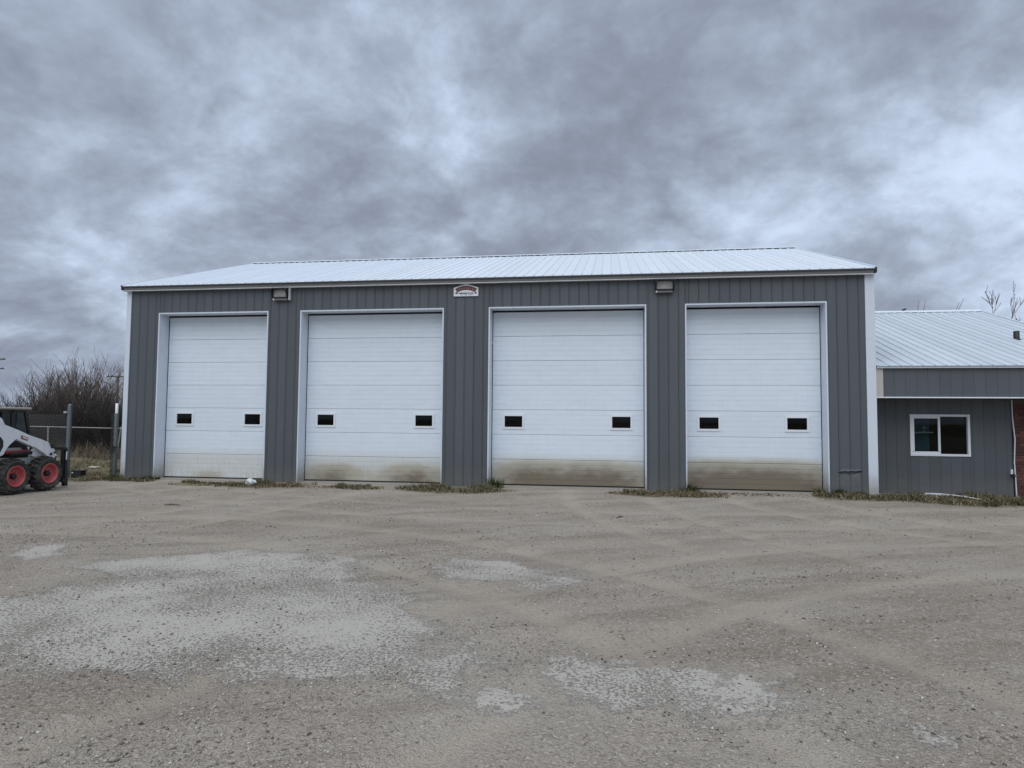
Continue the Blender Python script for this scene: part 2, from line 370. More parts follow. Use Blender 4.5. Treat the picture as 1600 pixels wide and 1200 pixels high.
nb = noise(nt, g, .45, 3, .6); nm = noise(nt, g, 2.6, 5, .62); nf = noise(nt, g, 26, 4, .7); nff = noise(nt, g, 95, 2, .6)
vor = node(nt, 'ShaderNodeTexVoronoi', {'Vector': g, 'Scale': 62.0, 'Randomness': 1.0}); vcol = vor.outputs['Color']; vd = vor.outputs['Distance']
base = ramp(nt, nb, [(.36, (.318, .268, .222)), (.5, (.380, .334, .280)), (.64, (.408, .370, .315))])
base = mix(nt, M(nt, 'MULTIPLY', smooth(nt, nm, .50, .72), .55), base, (.315, .248, .200))
base = mix(nt, M(nt, 'MULTIPLY', smooth(nt, nm, .48, .30), .45), base, (.42, .385, .325))
rot = node(nt, 'ShaderNodeVectorRotate', {'Vector': g, 'Angle': -.45}, rotation_type='Z_AXIS').outputs[0]
stk = noise(nt, VM(nt, 'MULTIPLY', rot, (.28, 1.7, 1)), 1.1, 5, .64)
base = mix(nt, M(nt, 'MULTIPLY', smooth(nt, stk, .46, .64), .72), base, (.235, .193, .152))
base = mix(nt, M(nt, 'MULTIPLY', smooth(nt, stk, .46, .30), .6), base, (.46, .405, .338))
olv = noise(nt, VM(nt, 'ADD', g, (31, 7, 2)), .8, 3, .6)
base = mix(nt, M(nt, 'MULTIPLY', smooth(nt, olv, .5, .68), .35), base, (.28, .255, .205))
peb = ramp(nt, node(nt, 'ShaderNodeSeparateColor', {0: vcol}).outputs[0], [(0, (.15, .125, .10)), (.3, (.32, .278, .228)), (.7, (.43, .385, .325)), (1, (.60, .56, .49))])
loose = M(nt, 'MULTIPLY', smooth(nt, M(nt, 'SUBTRACT', nf, M(nt, 'MULTIPLY', rut, .10)), .42, .58), .62)
col = mix(nt, loose, base, peb)
col = mix(nt, M(nt, 'MULTIPLY', rut, .62), col, (.455, .40, .33))
grit = M(nt, 'ADD', .60, M(nt, 'MULTIPLY', nff, .80))
col = mix(nt, 1.0, col, node(nt, 'ShaderNodeCombineColor', {0: grit, 1: grit, 2: grit}).outputs[0], 'MULTIPLY')
# pale hard patches with grit scattered over them
sm = smooth(nt, M(nt, 'ADD', slab, M(nt, 'ADD', M(nt, 'MULTIPLY', M(nt, 'SUBTRACT', nf, .5), .55), M(nt, 'MULTIPLY', M(nt, 'SUBTRACT', nm, .50), 1.15))), -.06, .14)
scol = mix(nt, M(nt, 'MULTIPLY', nm, .8), (.455, .432, .388), (.385, .360, .315))
litter = smooth(nt, M(nt, 'ADD', noise(nt, g, 44, 3, .72), M(nt, 'MULTIPLY', M(nt, 'SUBTRACT', noise(nt, VM(nt, 'ADD', g, (3, 1, 0)), 1.0, 3, .65), .5), .48)), .535, .61)
sm = M(nt, 'MULTIPLY', sm, M(nt, 'SUBTRACT', 1.0, M(nt, 'MULTIPLY', litter, .85)))
col = mix(nt, sm, col, scol)
# earth and thatch under the grass
gcol = ramp(nt, nm, [(.35, (.10, .092, .045)), (.5, (.20, .175, .105)), (.65, (.13, .10, .07))])
gcol = mix(nt, M(nt, 'MULTIPLY', nff, .5), gcol, (.23, .20, .13))
col = mix(nt, grs, col, gcol)
nt.links.new(col, b.inputs['Base Color']); b.inputs['Roughness'].default_value = .95; b.inputs['Specular IOR Level'].default_value = .15
hgt = M(nt, 'ADD', M(nt, 'MULTIPLY', M(nt, 'SUBTRACT', 1.0, vd), .35), M(nt, 'ADD', M(nt, 'MULTIPLY', nf, .9), M(nt, 'MULTIPLY', nff, .5)))
hgt = M(nt, 'MULTIPLY', hgt, M(nt, 'SUBTRACT', 1.0, M(nt, 'MULTIPLY', sm, .75)))
nt.links.new(node(nt, 'ShaderNodeBump', {'Height': hgt, 'Strength': 1.0, 'Distance': .028}).outputs[0], b.inputs['Normal'])
me.materials.append(gm)
ground = bpy.data.objects.new('ground', me); COL.objects.link(ground); tag(ground, 'brown gravel yard with pale hard patches in front of the grey shop', kind='structure')

# loose stones
def stones(n, seed, rlo, rhi, ylo, yhi, power):
    r = np.random.default_rng(seed)
    t = r.random(n) ** power; y = ylo + (yhi - ylo) * t
    half = 2.6 + (y + 14.0) * 1.02
    x = CAM.x - .15 * (y - CAM.y) + (r.random(n) * 2 - 1) * half
    keep = (~((y > -.15) & (x < 9.7))) & (grassmask(x, y) < .5)
    c_, s_ = math.cos(.45), math.sin(.45); dens = fbm((x * c_ + y * s_) * .45, (-x * s_ + y * c_) * 1.6, 4, 41); keep &= r.random(n) < np.clip((dens - .34) * 4.2, .10, 1)
    keep &= ~((slabmask(x, y) > .08) & (r.random(n) < .55)) & (r.random(n) > tracks(x, y) * .75)
    x, y = x[keep], y[keep]; n = len(x)
    rad = rlo + (rhi - rlo) * r.random(n) ** 3.2
    V = np.array([(1, 0, 0), (0, 1, 0), (-1, 0, 0), (0, -1, 0), (0, 0, 1), (0, 0, -1)], float)
    T = np.array([(0, 1, 4), (1, 2, 4), (2, 3, 4), (3, 0, 4), (1, 0, 5), (2, 1, 5), (3, 2, 5), (0, 3, 5)])
    v = V[None] * (rad[:, None, None] * (.65 + .7 * r.random((n, 6, 1)))); v[:, :, 2] *= .65
    v += (r.random((n, 6, 3)) - .5) * rad[:, None, None] * .6
    a = r.random(n) * 6.28; c, s = np.cos(a)[:, None], np.sin(a)[:, None]
    X = v[:, :, 0] * c - v[:, :, 1] * s + x[:, None]; Y = v[:, :, 0] * s + v[:, :, 1] * c + y[:, None]; Z = v[:, :, 2] + (gz(x, y) + rad * .22)[:, None]
    return np.stack([X, Y, Z], -1).reshape(-1, 3), (T[None] + (np.arange(n) * 6)[:, None, None]).reshape(-1, 3)
def trimesh(name, v, t, m):
    me = bpy.data.meshes.new(name); me.vertices.add(len(v)); me.vertices.foreach_set('co', v.reshape(-1).astype(np.float32))
    me.loops.add(t.size); me.loops.foreach_set('vertex_index', t.reshape(-1).astype(np.int32))
    me.polygons.add(len(t)); me.polygons.foreach_set('loop_start', np.arange(0, t.size, 3, dtype=np.int32)); me.update(calc_edges=True)
    me.materials.append(m); return me
STONE = island('stone', [(0, (.09, .078, .068)), (.10, (.17, .148, .128)), (.35, (.29, .26, .222)), (.75, (.38, .35, .305)), (.95, (.48, .455, .41)), (1, (.64, .62, .58))], .9, .2)
sv, st = [], []; off = 0
for args in ((85000, 1, .0028, .0125, -13.4, -7.0, 1.1), (34000, 2, .004, .017, -8.5, -.3, 1.0), (260, 3, .010, .024, -12.8, -.8, 1.0)):
    v, t = stones(*args); sv.append(v); st.append(t + off); off += len(v)
grav = link('gravel', trimesh('gravel', np.concatenate(sv), np.concatenate(st), STONE))
tag(grav, 'loose grey and tan stones scattered over the yard', 'gravel', kind='stuff')

# ------------------------------------------------------------------ grass
def blades(regions, seed):
    """regions: (x, y, rx, ry, count, hmin, hmax)"""
    r = np.random.default_rng(seed); V = []
    for (cx, cy, rx, ry, n, h0, h1) in regions:
        n = int(n * 1.9)
        a = r.random(n) * 6.28; q = np.sqrt(r.random(n)); x = cx + rx * q * np.cos(a); y = cy + ry * q * np.sin(a)
        x += (vnoise(x * 3, y * 3, 5) - .5) * .5; y += (vnoise(x * 2, y * 2, 6) - .5) * .35; tuft = vnoise(x * 5, y * 5, 9)
        keep = (r.random(n) < (.15 + 1.2 * tuft) * (1.15 - q ** 2)) & (fbm(x * 2.2, y * 2.2, 3, 55) > .24 + .20 * q) & ~((y > -.02) & (x > -8.72) & (x < 9.62))
        x, y, tuft = x[keep], y[keep], tuft[keep]; n = len(x)
        h = (h0 + (h1 - h0) * r.random(n) ** 1.6) * (.55 + tuft * .9); w = .004 + .006 * r.random(n)
        an = r.random(n) * 6.28; ln = (r.random(n) ** .7) * h * 1.1; la = r.random(n) * 6.28
        z = gz(x, y) - .004
        b0 = np.stack([x - w * np.cos(an), y - w * np.sin(an), z], -1); b1 = np.stack([x + w * np.cos(an), y + w * np.sin(an), z], -1)
        m = np.stack([x + ln * .35 * np.cos(la), y + ln * .35 * np.sin(la), z + h * .62], -1)
        m0, m1 = m - np.stack([w * .7 * np.cos(an), w * .7 * np.sin(an), 0 * w], -1), m + np.stack([w * .7 * np.cos(an), w * .7 * np.sin(an), 0 * w], -1)
        tp = np.stack([x + ln * np.cos(la), y + ln * np.sin(la), z + h], -1)
        V.append(np.stack([b0, b1, m0, m1, tp], 1))
    V = np.concatenate(V); n = len(V)
    T = np.array([(0, 1, 3), (0, 3, 2), (2, 3, 4)])
    return V.reshape(-1, 3), (T[None] + (np.arange(n) * 5)[:, None, None]).reshape(-1, 3)
GRASS = island('grass_mixed', [(0, (.030, .040, .015)), (.22, (.055, .065, .024)), (.36, (.11, .095, .05)), (.7, (.20, .165, .10)), (1, (.33, .28, .19))], .8, .2)
DRY = island('dry_grass', [(0, (.09, .085, .04)), (.3, (.17, .15, .085)), (.7, (.25, .215, .14)), (1, (.33, .28, .19))], .9, .2)
GREEN = island('green_grass', [(0, (.022, .036, .011)), (.6, (.045, .07, .02)), (1, (.10, .11, .045))], .8, .2)
v, t = blades(STRIP, 3); tag(link('grass_strip', trimesh('grass_strip', v, t, GRASS)), 'patchy half dry grass along the foot of the grey walls', 'grass', kind='stuff')
tuft = [(-3.98, -.10, .22, .10, 420, .06, .20), (-.30, -.12, .20, .10, 380, .06, .20), (1.12, -.12, .24, .10, 480, .07, .24), (-4.72, -.10, .2, .08, 200, .04, .12),
        (5.68, -.12, .18, .09, 320, .06, .20), (8.52, -.12, .28, .10, 460, .06, .17), (9.35, -.15, .35, .12, 420, .04, .13), (-7.8, -.10, .3, .08, 320, .04, .12), (-8.5, -.35, .35, .2, 380, .05, .14)]
v, t = blades(tuft, 4); tag(link('green_grass_tufts', trimesh('green_grass_tufts', v, t, GREEN)), 'dark green grass tufts at the corners of the door openings', 'grass', kind='stuff')
fld = [(-11.0, .9, 2.6, 1.5, 6000, .03, .10), (-13.0, 3.6, 4.0, 2.6, 8000, .03, .12), (-9.3, -.6, .9, .35, 1800, .03, .12), (-12.5, -.6, 2.4, .5, 2200, .04, .14)]
v, t = blades(fld, 5); tag(link('dry_grass', trimesh('dry_grass', v, t, DRY)), 'dry tan grass behind the gate posts', 'grass', kind='stuff')
tall = [(-17.0, 7.6, 3.4, .7, 1100, .15, .6), (-14.2, 6.8, 1.6, .6, 900, .2, .75)]
v, t = blades(tall, 6); v = v.copy(); tag(link('tall_dry_grass', trimesh('tall_dry_grass', v, t, island('tall_dry', [(0, (.10, .075, .05)), (.6, (.19, .15, .105)), (1, (.27, .215, .15))]))), 'tall dead grass and weeds along the low wire fence', 'grass', kind='stuff')
# dead leaves
def leaves(regs, seed):
    r = np.random.default_rng(seed); V = []
    for (cx, cy, rx, ry, n) in regs:
        x = cx + rx * (r.random(n) + r.random(n) - 1); y = cy + ry * (r.random(n) + r.random(n) - 1); a = r.random(n) * 6.28; s = .014 + .022 * r.random(n)
        z = gz(x, y) + .008; q = []
        for k, (l, e) in enumerate(((1, 0), (0, .5), (-1, 0), (0, -.5))):
            q.append(np.stack([x + s * (l * np.cos(a) - e * np.sin(a)), y + s * (l * np.sin(a) + e * np.cos(a)), z + s * (r.random(n) - .2) * .8], -1))
        V.append(np.stack(q, 1))
    V = np.concatenate(V); n = len(V); T = np.array([(0, 1, 2), (0, 2, 3)])
    return V.reshape(-1, 3), (T[None] + (np.arange(n) * 4)[:, None, None]).reshape(-1, 3)
v, t = leaves([(5.1, -.75, 1.4, .5, 900), (7.0, -.35, 1.2, .4, 300), (.4, -.95, 1.4, .45, 500), (-4.2, -.9, 1.4, .5, 420), (-2.1, -.8, .9, .35, 200), (9.8, -.75, 2.2, .4, 520), (-8.3, -.7, .9, .2, 90), (-11, .6, 2, 1, 140)], 9)
tag(link('fallen_leaves', trimesh('fallen_leaves', v, t, island('leaf_litter', [(0, (.06, .04, .025)), (.5, (.14, .095, .06)), (.85, (.22, .165, .11)), (1, (.34, .30, .24))]))), 'dead brown leaves blown against the wall', 'leaves', kind='stuff')

# ------------------------------------------------------------------ main shop building
XL, XR, DEP = -8.66, 9.60, 12.33
ZE, SL = 4.985, (7.083 - 4.985) / (6.165 + .16)
DOORS = [(-7.747, -4.699), (-3.842, -.144), (.964, 4.674), (5.548, 8.621)]
DT = 4.29
shop = empty('shop_building', ((XL + XR) / 2, DEP / 2, 0), 'long grey steel shop with white roof and four white overhead doors', 'building')
# core walls
mb = MB(); px = XL
for (a, c) in DOORS + [(XR, None)]:
    mb.box(px, a + .012 if c else a, .004 if c else .12, .30, -.15, 4.90); px = c - .012 if c else None
for (a, c) in DOORS: mb.box(a + .012, c - .012, .004, .30, DT - .012, 4.90)
mb.build('front_wall', COREG, shop)
sw = MB()
sw.prism([(.31, -.15), (DEP, -.15), (DEP, 4.88), (6.165, 6.96), (.31, 5.03)], XL + .002, XL + .15, 0); sw.build('side_wall', SIDING, shop)
sw = MB(); sw.prism([(.31, -.15), (DEP, -.15), (DEP, 4.88), (6.165, 6.96), (.31, 5.03)], XR - .15, XR - .002, 0); sw.build('side_wall', SIDING, shop)
MB().box(XL + .16, XR - .16, DEP - .15, DEP - .002, -.15, 4.86).build('rear_wall', SIDING, shop)
MB().box(XL + .17, XR - .17, .31, DEP - .2, -.20, .018).build('concrete_floor', CONC, shop)
# siding strips: 9 inch ribs
PW = .2286
def strip_prof(w, h=.012):
    g = .0022 if h > .008 else .0012
    return [(g, .003), (g, -.010), (.010, -.010 - h), (.022, -.010 - h), (.031, -.010), (w - g, -.010), (w - g, .003)]
cache = {}
def dent(x, z):
    """sheet torn open along a ragged crease and pushed in below it"""
    u = (x - 9.05) / .25; wx = max(0.0, 1 - abs(u) ** 6)
    zc = .525 + .006 * math.sin(41 * x) + .008 * u; h = (.060 + .015 * math.sin(23 * x)) * wx
    if z > zc: return .012 * wx * math.exp(-((z - zc) / .03) ** 2) * -1
    if z > zc - h: return .05 * min(1, wx * 3)
    return .030 * wx * math.exp(-((zc - h - z) / .10)) + .006 * math.sin(x * 31 + z * 8) * math.exp(-((x - 9.0) / .35) ** 2) * math.exp(-((z - .35) / .2) ** 2)
def siding_piece(x0, x1, z0, z1, parent, yo=0.0, name='siding_strip', material=None, h=.012):
    w = x1 - x0
    if w < .006: return
    key = (round(w, 3), round(z0, 3), round(z1, 3), h)
    if key not in cache:
        m = MB()
        pr = strip_prof(w, h) if w > .06 else [(.001, .003), (.001, -.010), (w - .001, -.010), (w - .001, .003)]
        m.prism(pr, z0, z1, 2); cache[key] = m.mesh(name, material or SIDING)
    o = link(name, cache[key], parent, True); o.location = Vector((x0, yo, 0)) - parent.location
    return o
def siding_dented(x0, x1, z0, z1, parent):
    m = MB(); w = x1 - x0; cols = [(0.002, -.010), (.010, -.022), (.022, -.022), (.031, -.010)] + [(.031 + (w - .033) * q / 8, -.010) for q in range(1, 9)]
    zs = [z0] + [z0 + .04 * i for i in range(1, 11)] + [.38 + .008 * i for i in range(26)] + [.6, .65, .8, z1]
    zs = sorted(q for q in set(zs) if z0 <= q <= z1); n = len(cols)
    for z in zs:
        for (cx, cy) in cols: m.v.append((x0 + cx, cy + dent(x0 + cx, z), z))
    for i in range(len(zs) - 1):
        for j in range(n - 1): m.f.append((i * n + j, i * n + j + 1, (i + 1) * n + j + 1, (i + 1) * n + j)); m.mi.append(0)
    o = m.build('siding_strip', SIDING, parent); o['label'] = 'siding strip with a dented crease near the ground'
x = -8.55
while x < 9.42:
    x0, x1 = x, min(x + PW, 9.424); x += PW
    segs = [(x0, x1, False)]
    for (a, c) in DOORS:
        new = []
        for (s0, s1, h) in segs:
            if h or s1 <= a or s0 >= c: new.append((s0, s1, h)); continue
            if s0 < a: new.append((s0, a, False))
            new.append((max(s0, a), min(s1, c), True))
            if s1 > c: new.append((c, s1, False))
        segs = new
    for (s0, s1, h) in segs:
        if h: siding_piece(s0, s1, DT, 4.895, shop)
        elif s0 > 8.6 and s1 - s0 > .05: siding_dented(s0, s1, -.02, 4.895, shop)
        else: siding_piece(s0, s1, -.02, 4.895, shop)
# corner trim
c = MB(); c.prism([(XL - .018, .16), (XL - .018, -.034), (-8.548, -.034), (-8.548, .002), (XL, .002), (XL, .16)], -.03, 4.895, 2); c.build('corner_trim', TRIM, shop)
c = MB(); c.prism([(XR + .018, .16), (XR + .018, -.034), (9.422, -.034), (9.422, .002), (XR, .002), (XR, .16)], -.06, 4.895, 2); c.build('corner_trim', TRIM, shop)
# overhead doors
for di, (a, c) in enumerate(DOORS):
    t = MB()                              # white opening trim: thin face flange and deep lining
    t.box(a, a + .030, -.034, .345, -.02, DT); t.box(c - .030, c, -.034, .345, -.02, DT); t.box(a + .031, c - .031, -.034, .345, DT - .030, DT)
    t.build('door_trim', TRIM, shop)
    MB().box(a + .035, c - .035, -.06, .50, -.10, .010).build('door_sill', CONC, shop)
    da, dc, y0 = a + .046, c - .046, .352
    od = MB(); od.box(da - .012, dc + .012, y0 + .05, y0 + .09, .03, DT - .04)
    door = od.build('overhead_door', BLACK, shop)
    door['label'] = ['narrow white door with a pale dusty bottom section', 'wide white door with two brown mud splashes', 'wide white door with merged brown mud splashes', 'narrow white door with heavy brown mud across the bottom'][di]
    zb, zt = .045, DT - .065; hs = (zt - zb) / 7
    for k in range(7):
        z0, z1 = zb + k * hs, zb + (k + 1) * hs
        prof = [(y0 + .049, z0 + .002), (y0 + .006, z0 + .002), (y0, z0 + .007)]
        for q in range(1, 5):
            zq = z0 + hs * q / 5; prof += [(y0, zq - .006), (y0 + .005, zq - .002), (y0 + .005, zq + .001), (y0, zq + .003)]
        prof += [(y0, z1 - .012), (y0 + .008, z1 - .004), (y0 + .049, z1 - .004)]
        s = MB()
        if k == 2:                        # section with two small windows
            wl, wr = da + .27, dc - .27; ww, wh = .50, .335; zc = (z0 + z1) / 2 + .015
            spans = [(da, wl), (wl + ww, wr - ww), (wr, dc)]
            for (p, q) in spans: s.prism([(y, z) for y, z in prof], p, q, 0)
            for p in (wl, wr - ww):
                s.box(p, p + ww, y0, y0 + .049, z0 + .002, zc - wh / 2); s.box(p, p + ww, y0, y0 + .049, zc + wh / 2, z1 - .003)
        else: s.prism(prof, da, dc, 0)
        s.build('door_section', DOORW, door)
        if k == 2:
            for p in (wl, wr - ww):
                f = MB(); e = .035
                f.box(p - .012, p + ww + .012, y0 - .018, y0 + .02, zc + wh / 2 - e, zc + wh / 2 + .012); f.box(p - .012, p + ww + .012, y0 - .018, y0 + .02, zc - wh / 2 - .014, zc - wh / 2 + e)
                f.box(p - .012, p + e, y0 - .018, y0 + .02, zc - wh / 2 + e, zc + wh / 2 - e); f.box(p + ww - e, p + ww + .012, y0 - .018, y0 + .02, zc - wh / 2 + e, zc + wh / 2 - e)
                f.build('window_frame', VINYL, door)
                MB().box(p + e - .005, p + ww - e + .005, y0 + .004, y0 + .010, zc - wh / 2 + e - .005, zc + wh / 2 - e + .005).build('window_pane', GLASSB, door)
                MB().box(p + e - .02, p + ww - e + .02, y0 + .046, y0 + .0495, zc - wh / 2, zc + wh / 2).build('unlit_interior_sheet', LBLK, door)  # black sheet stands in for the unlit interior behind the pane
    MB().box(da, dc, y0 + .01, y0 + .045, .012, .046).build('bottom_seal', BLACK, door)
# fascia
f = MB(); f.box(XL - .06, XR - .013, -.185, -.05, ZE - .045, ZE - .012); f.build('eave_trim', DARK, shop)
f = MB(); f.prism([(-.165, ZE - .047), (-.145, 4.872), (-.06, 4.872), (-.06, ZE - .047)], XL - .05, XR - .02, 0); f.build('fascia', TAUPE, shop)
f = MB(); f.box(XL - .05, XR - .02, -.150, -.05, 4.860, 4.8715); f.build('drip_edge', VINYL, shop)
for xe in (XL - .075, XR - .012):
    f = MB(); f.prism([(-.205, ZE + .012), (-.185, ZE - .105), (-.05, ZE - .105), (-.02, ZE + .05)], xe, xe + .035, 0); f.build('eave_end_cap', DARK, shop)
MB().box(XL + .02, XR - .02, -.05, .003, 4.896, 4.91).build('soffit', DARK, shop)
# roof panels
LEN = math.hypot(6.165 + .19, (6.165 + .19) * SL); ANG = math.atan(SL)
def roof_mesh(name, w, L, material=None):
    m = MB(); m.prism([(0, -.004), (.0, .006), (.012, .026), (.028, .026), (.040, .006), (w - .002, .006), (w - .002, -.004)], 0, L, 1)
    return m.mesh(name, material or ROOF)
RPW = (XR - .02 - XL + .06) / 80
rm = roof_mesh('roof_panel', RPW, LEN)
x = XL - .06; i = 0
while i < 80:
    o = link('roof_panel', rm, shop, True); o.location = Vector((x, -.19, ZE - .01 + .003)) - shop.location; o.rotation_euler.x = ANG; x += RPW; i += 1
xend = x
rb = MB(); rb.add([(XL - .06, -.185, ZE - .022), (xend, -.185, ZE - .022), (xend, 6.165, 7.05), (XL - .06, 6.165, 7.05), (xend, DEP + .2, ZE - .03), (XL - .06, DEP + .2, ZE - .03)], [(0, 1, 2, 3), (3, 2, 4, 5)])
rb.build('roof_deck', ROOF, shop)
for xe in (XL - .10, xend):
    r = MB(); r.prism([(-.17, ZE - .04), (-.19, ZE + .035), (6.165, 7.118), (6.165, 7.04)], xe, xe + .04, 0); r.build('rake_trim', TRIM, shop)
r = MB(); r.prism([(6.00, 7.083 - .055 + .052), (6.165, 7.140), (6.33, 7.083 - .055 + .052), (6.33, 7.092 - .02), (6.165, 7.132), (6.00, 7.072)], XL - .10, xend + .04, 0); r.build('ridge_cap', ROOF, shop)
MB().box(XL - .05, xend, 6.06, 6.27, 7.02, 7.075).build('ridge_closure', DARK, shop)

# ------------------------------------------------------------------ wall lights and sign
def wall_light(x, label):
    e = empty('wall_light', (x, -.02, 4.55), label, 'light', 'floodlights under the eave')
    w = .215
    h = MB(); h.prism([(-.03, 4.60), (-.03, 4.845), (-.20, 4.845), (-.25, 4.80), (-.175, 4.64), (-.14, 4.60)], x - w, x - w + .035, 0)
    h.prism([(-.03, 4.60), (-.03, 4.845), (-.20, 4.845), (-.25, 4.80), (-.175, 4.64), (-.14, 4.60)], x + w - .035, x + w, 0)
    h.box(x - w + .035, x + w - .035, -.21, -.03, 4.815, 4.845); h.box(x - w + .035, x + w - .035, -.145, -.03, 4.60, 4.625); h.box(x - w + .035, x + w - .035, -.06, -.03, 4.625, 4.815)
    h.build('housing', LBLK, e)
    l = MB(); l.prism([(-.125, 4.812), (-.128, 4.626), (-.07, 4.626), (-.07, 4.812)], x - w + .037, x + w - .037, 0); l.build('lens', mat('lens_grey', (.30, .30, .29), .2, var=.5, scale=6), e)
    MB().bbox(x - w + .015, x + w - .03, -.115, -.03, 4.545, 4.597, .006).build('ballast_box', mat('ballast_grey', (.22, .215, .21), .5), e)
    MB().box(x - w + .016, x - w + .05, -.119, -.1155, 4.548, 4.594).build('end_plate', VINYL, e)
    return e
wall_light(-4.345, 'dark floodlight under the eave between the two left doors')
wall_light(5.085, 'dark floodlight under the eave between the two right doors')
MB().box(-4.118, -4.100, -.13, -.03, 4.545, 4.86).build('conduit_strip', VINYL, [o for o in COL.objects if o.name == 'wall_light'][0])
sg = empty('wall_sign', (.40, -.03, 4.56), 'small white house shaped sign with a dark red arched band', 'sign')
def arc(x, r): return None
MB().prism([(.10, 4.565), (.705, 4.565), (.705, 4.775), (.55, 4.825), (.405, 4.868), (.25, 4.825), (.10, 4.775)], -.045, -.03, 1).build('plate', VINYL, sg)
REDB = mat('sign_red', (.13, .045, .045), .5); SINK = mat('sign_ink', (.05, .06, .08), .5); SPALE = mat('sign_pale', (.50, .40, .40), .5)
def band(cx, zc0, r0, r1, a0, a1, n=18):
    m = MB(); P = [(cx + r1 * math.sin(a0 + (a1 - a0) * i / n), zc0 + r1 * math.cos(a0 + (a1 - a0) * i / n)) for i in range(n + 1)]
    Q = [(cx + r0 * math.sin(a0 + (a1 - a0) * i / n), zc0 + r0 * math.cos(a0 + (a1 - a0) * i / n)) for i in range(n + 1)]
    for i in range(n): m.prism([Q[i], P[i], P[i + 1], Q[i + 1]], -.0475, -.0455, 1)
    return m
band(.405, 4.27, .445, .545, -.52, .52).build('arched_band', REDB, sg)
for k, aa in enumerate((-.44, -.31, -.20, -.09, .02, .12, .22, .33, .44)):
    q = MB(); r = .495; xx, zq = .405 + r * math.sin(aa), 4.27 + r * math.cos(aa)
    q.box(xx - .009, xx - .003, -.0505, -.0485, zq - .022, zq + .022)
    if k % 2: q.box(xx - .003, xx + .012, -.0505, -.0485, zq + .012, zq + .020)
    if k % 3: q.box(xx - .003, xx + .012, -.0505, -.0485, zq - .020, zq - .012)
    q.build('letter_mark', SPALE, sg)
MB().box(.14, .20, -.0475, -.0455, 4.62, 4.66).box(.615, .665, -.0475, -.0455, 4.62, 4.66).build('band_foot', REDB, sg)
MB().box(.225, .44, -.0475, -.0455, 4.625, 4.652).box(.45, .50, -.0475, -.0455, 4.625, 4.652).box(.515, .585, -.0475, -.0455, 4.625, 4.652).build('text_bar', SINK, sg)
MB().box(.26, .335, -.0475, -.0455, 4.593, 4.605).box(.365, .44, -.0475, -.0455, 4.593, 4.605).box(.465, .575, -.0475, -.0455, 4.593, 4.605).build('text_bar', SINK, sg)

# ------------------------------------------------------------------ lower building on the right
AX0, AX1, AY, AR = 9.635, 15.2, .80, 6.6
AZE = 2.845; ASL = 1 / 3
ann = empty('side_building', (12.4, 3.5, -.05), 'low grey side building with white ribbed roof, window and brick end', 'building')
WX0, WX1, WZ0, WZ1 = 10.615, 11.87, .85, 1.795; BX = 12.76
m = MB(); m.box(AX0, WX0, AY + .015, AY + .20, -.3, 2.14); m.box(WX1, AX1, AY + .015, AY + .20, -.3, 2.14); m.box(WX0, WX1, AY + .015, AY + .20, -.3, WZ0); m.box(WX0, WX1, AY + .015, AY + .20, WZ1, 2.14); m.build('wall', COREG, ann)
x = AX0 + .005
while x < BX - .05:
    x0, x1 = x, min(x + PW, BX - .03); x += PW
    if x1 <= WX0 or x0 >= WX1: siding_piece(x0, x1, -.12, 2.145, ann, AY, h=.005)
    else:
        for (s0, s1, h) in ([(x0, WX0, 0)] if x0 < WX0 else []) + [(max(x0, WX0), min(x1, WX1), 1)] + ([(WX1, x1, 0)] if x1 > WX1 else []):
            if h: siding_piece(s0, s1, -.12, WZ0, ann, AY, h=.005); siding_piece(s0, s1, WZ1, 2.145, ann, AY, h=.005)
            else: siding_piece(s0, s1, -.12, 2.145, ann, AY, h=.005)
MB().prism([(AY + .21, -.3), (10.0, -.3), (12.9, 2.5), (AR, 4.95), (AY + .21, 2.9)], AX1 - .2, AX1 - .02, 0).build('end_wall', SIDING, ann)
MB().box(AX0, AX1 - .21, 12.7, 12.9, -.3, 2.5).build('rear_wall', SIDING, ann)
MB().box(AX0 + .01, AX1 - .22, AY + .21, 12.6, -.3, .0).build('floor', INTER, ann)
MB().box(AX0 + .01, AX1 - .22, 2.6, 2.7, .01, 2.3).build('partition', INTER, ann)
MB().box(AX0 + .01, AX1 - .22, AY + .21, 2.59, 2.31, 2.36).build('ceiling', INTER, ann)
# fascia band hanging from the eave
x = AX0 + .13
while x < AX1:
    siding_piece(x, min(x + PW, AX1), 2.165, AZE - .055, ann, .02, 'fascia_strip', h=.006); x += PW
MB().box(AX0, AX1, .024, .06, 2.165, AZE - .04).build('fascia_board', COREG, ann)
MB().box(AX0 - .01, AX0 + .13, -.015, .022, 2.165, AZE - .057).build('fascia_end_trim', mat('beige_trim', (.47, .45, .43), .5), ann)
MB().box(AX0 - .03, AX1, -.022, .10, 2.138, 2.163).build('fascia_drip', VINYL, ann)
MB().box(AX0, AX1, .10, AY + .014, 2.146, 2.160).build('soffit', DARK, ann)
MB().box(AX0, AX1 + .05, -.06, .06, AZE - .055, AZE - .018).build('eave_trim', VINYL, ann)
ram = roof_mesh('roof_panel', PW, math.hypot(AR + .08, (AR + .08) * ASL), ROOFB)
x = AX0 - .01
while x < AX1 - .1:
    o = link('roof_panel', ram, ann, True); o.location = Vector((x, -.08, AZE - .012)) - ann.location; o.rotation_euler.x = math.atan(ASL); x += PW
axe = x
RZ = AZE - .012 + (AR + .08) * ASL
MB().add([(AX0, -.075, AZE - .03), (axe, -.075, AZE - .03), (axe, AR, RZ - .02), (AX0, AR, RZ - .02), (axe, 13.1, AZE), (AX0, 13.1, AZE)], [(0, 1, 2, 3), (3, 2, 4, 5)]).build('roof_deck', ROOF, ann)
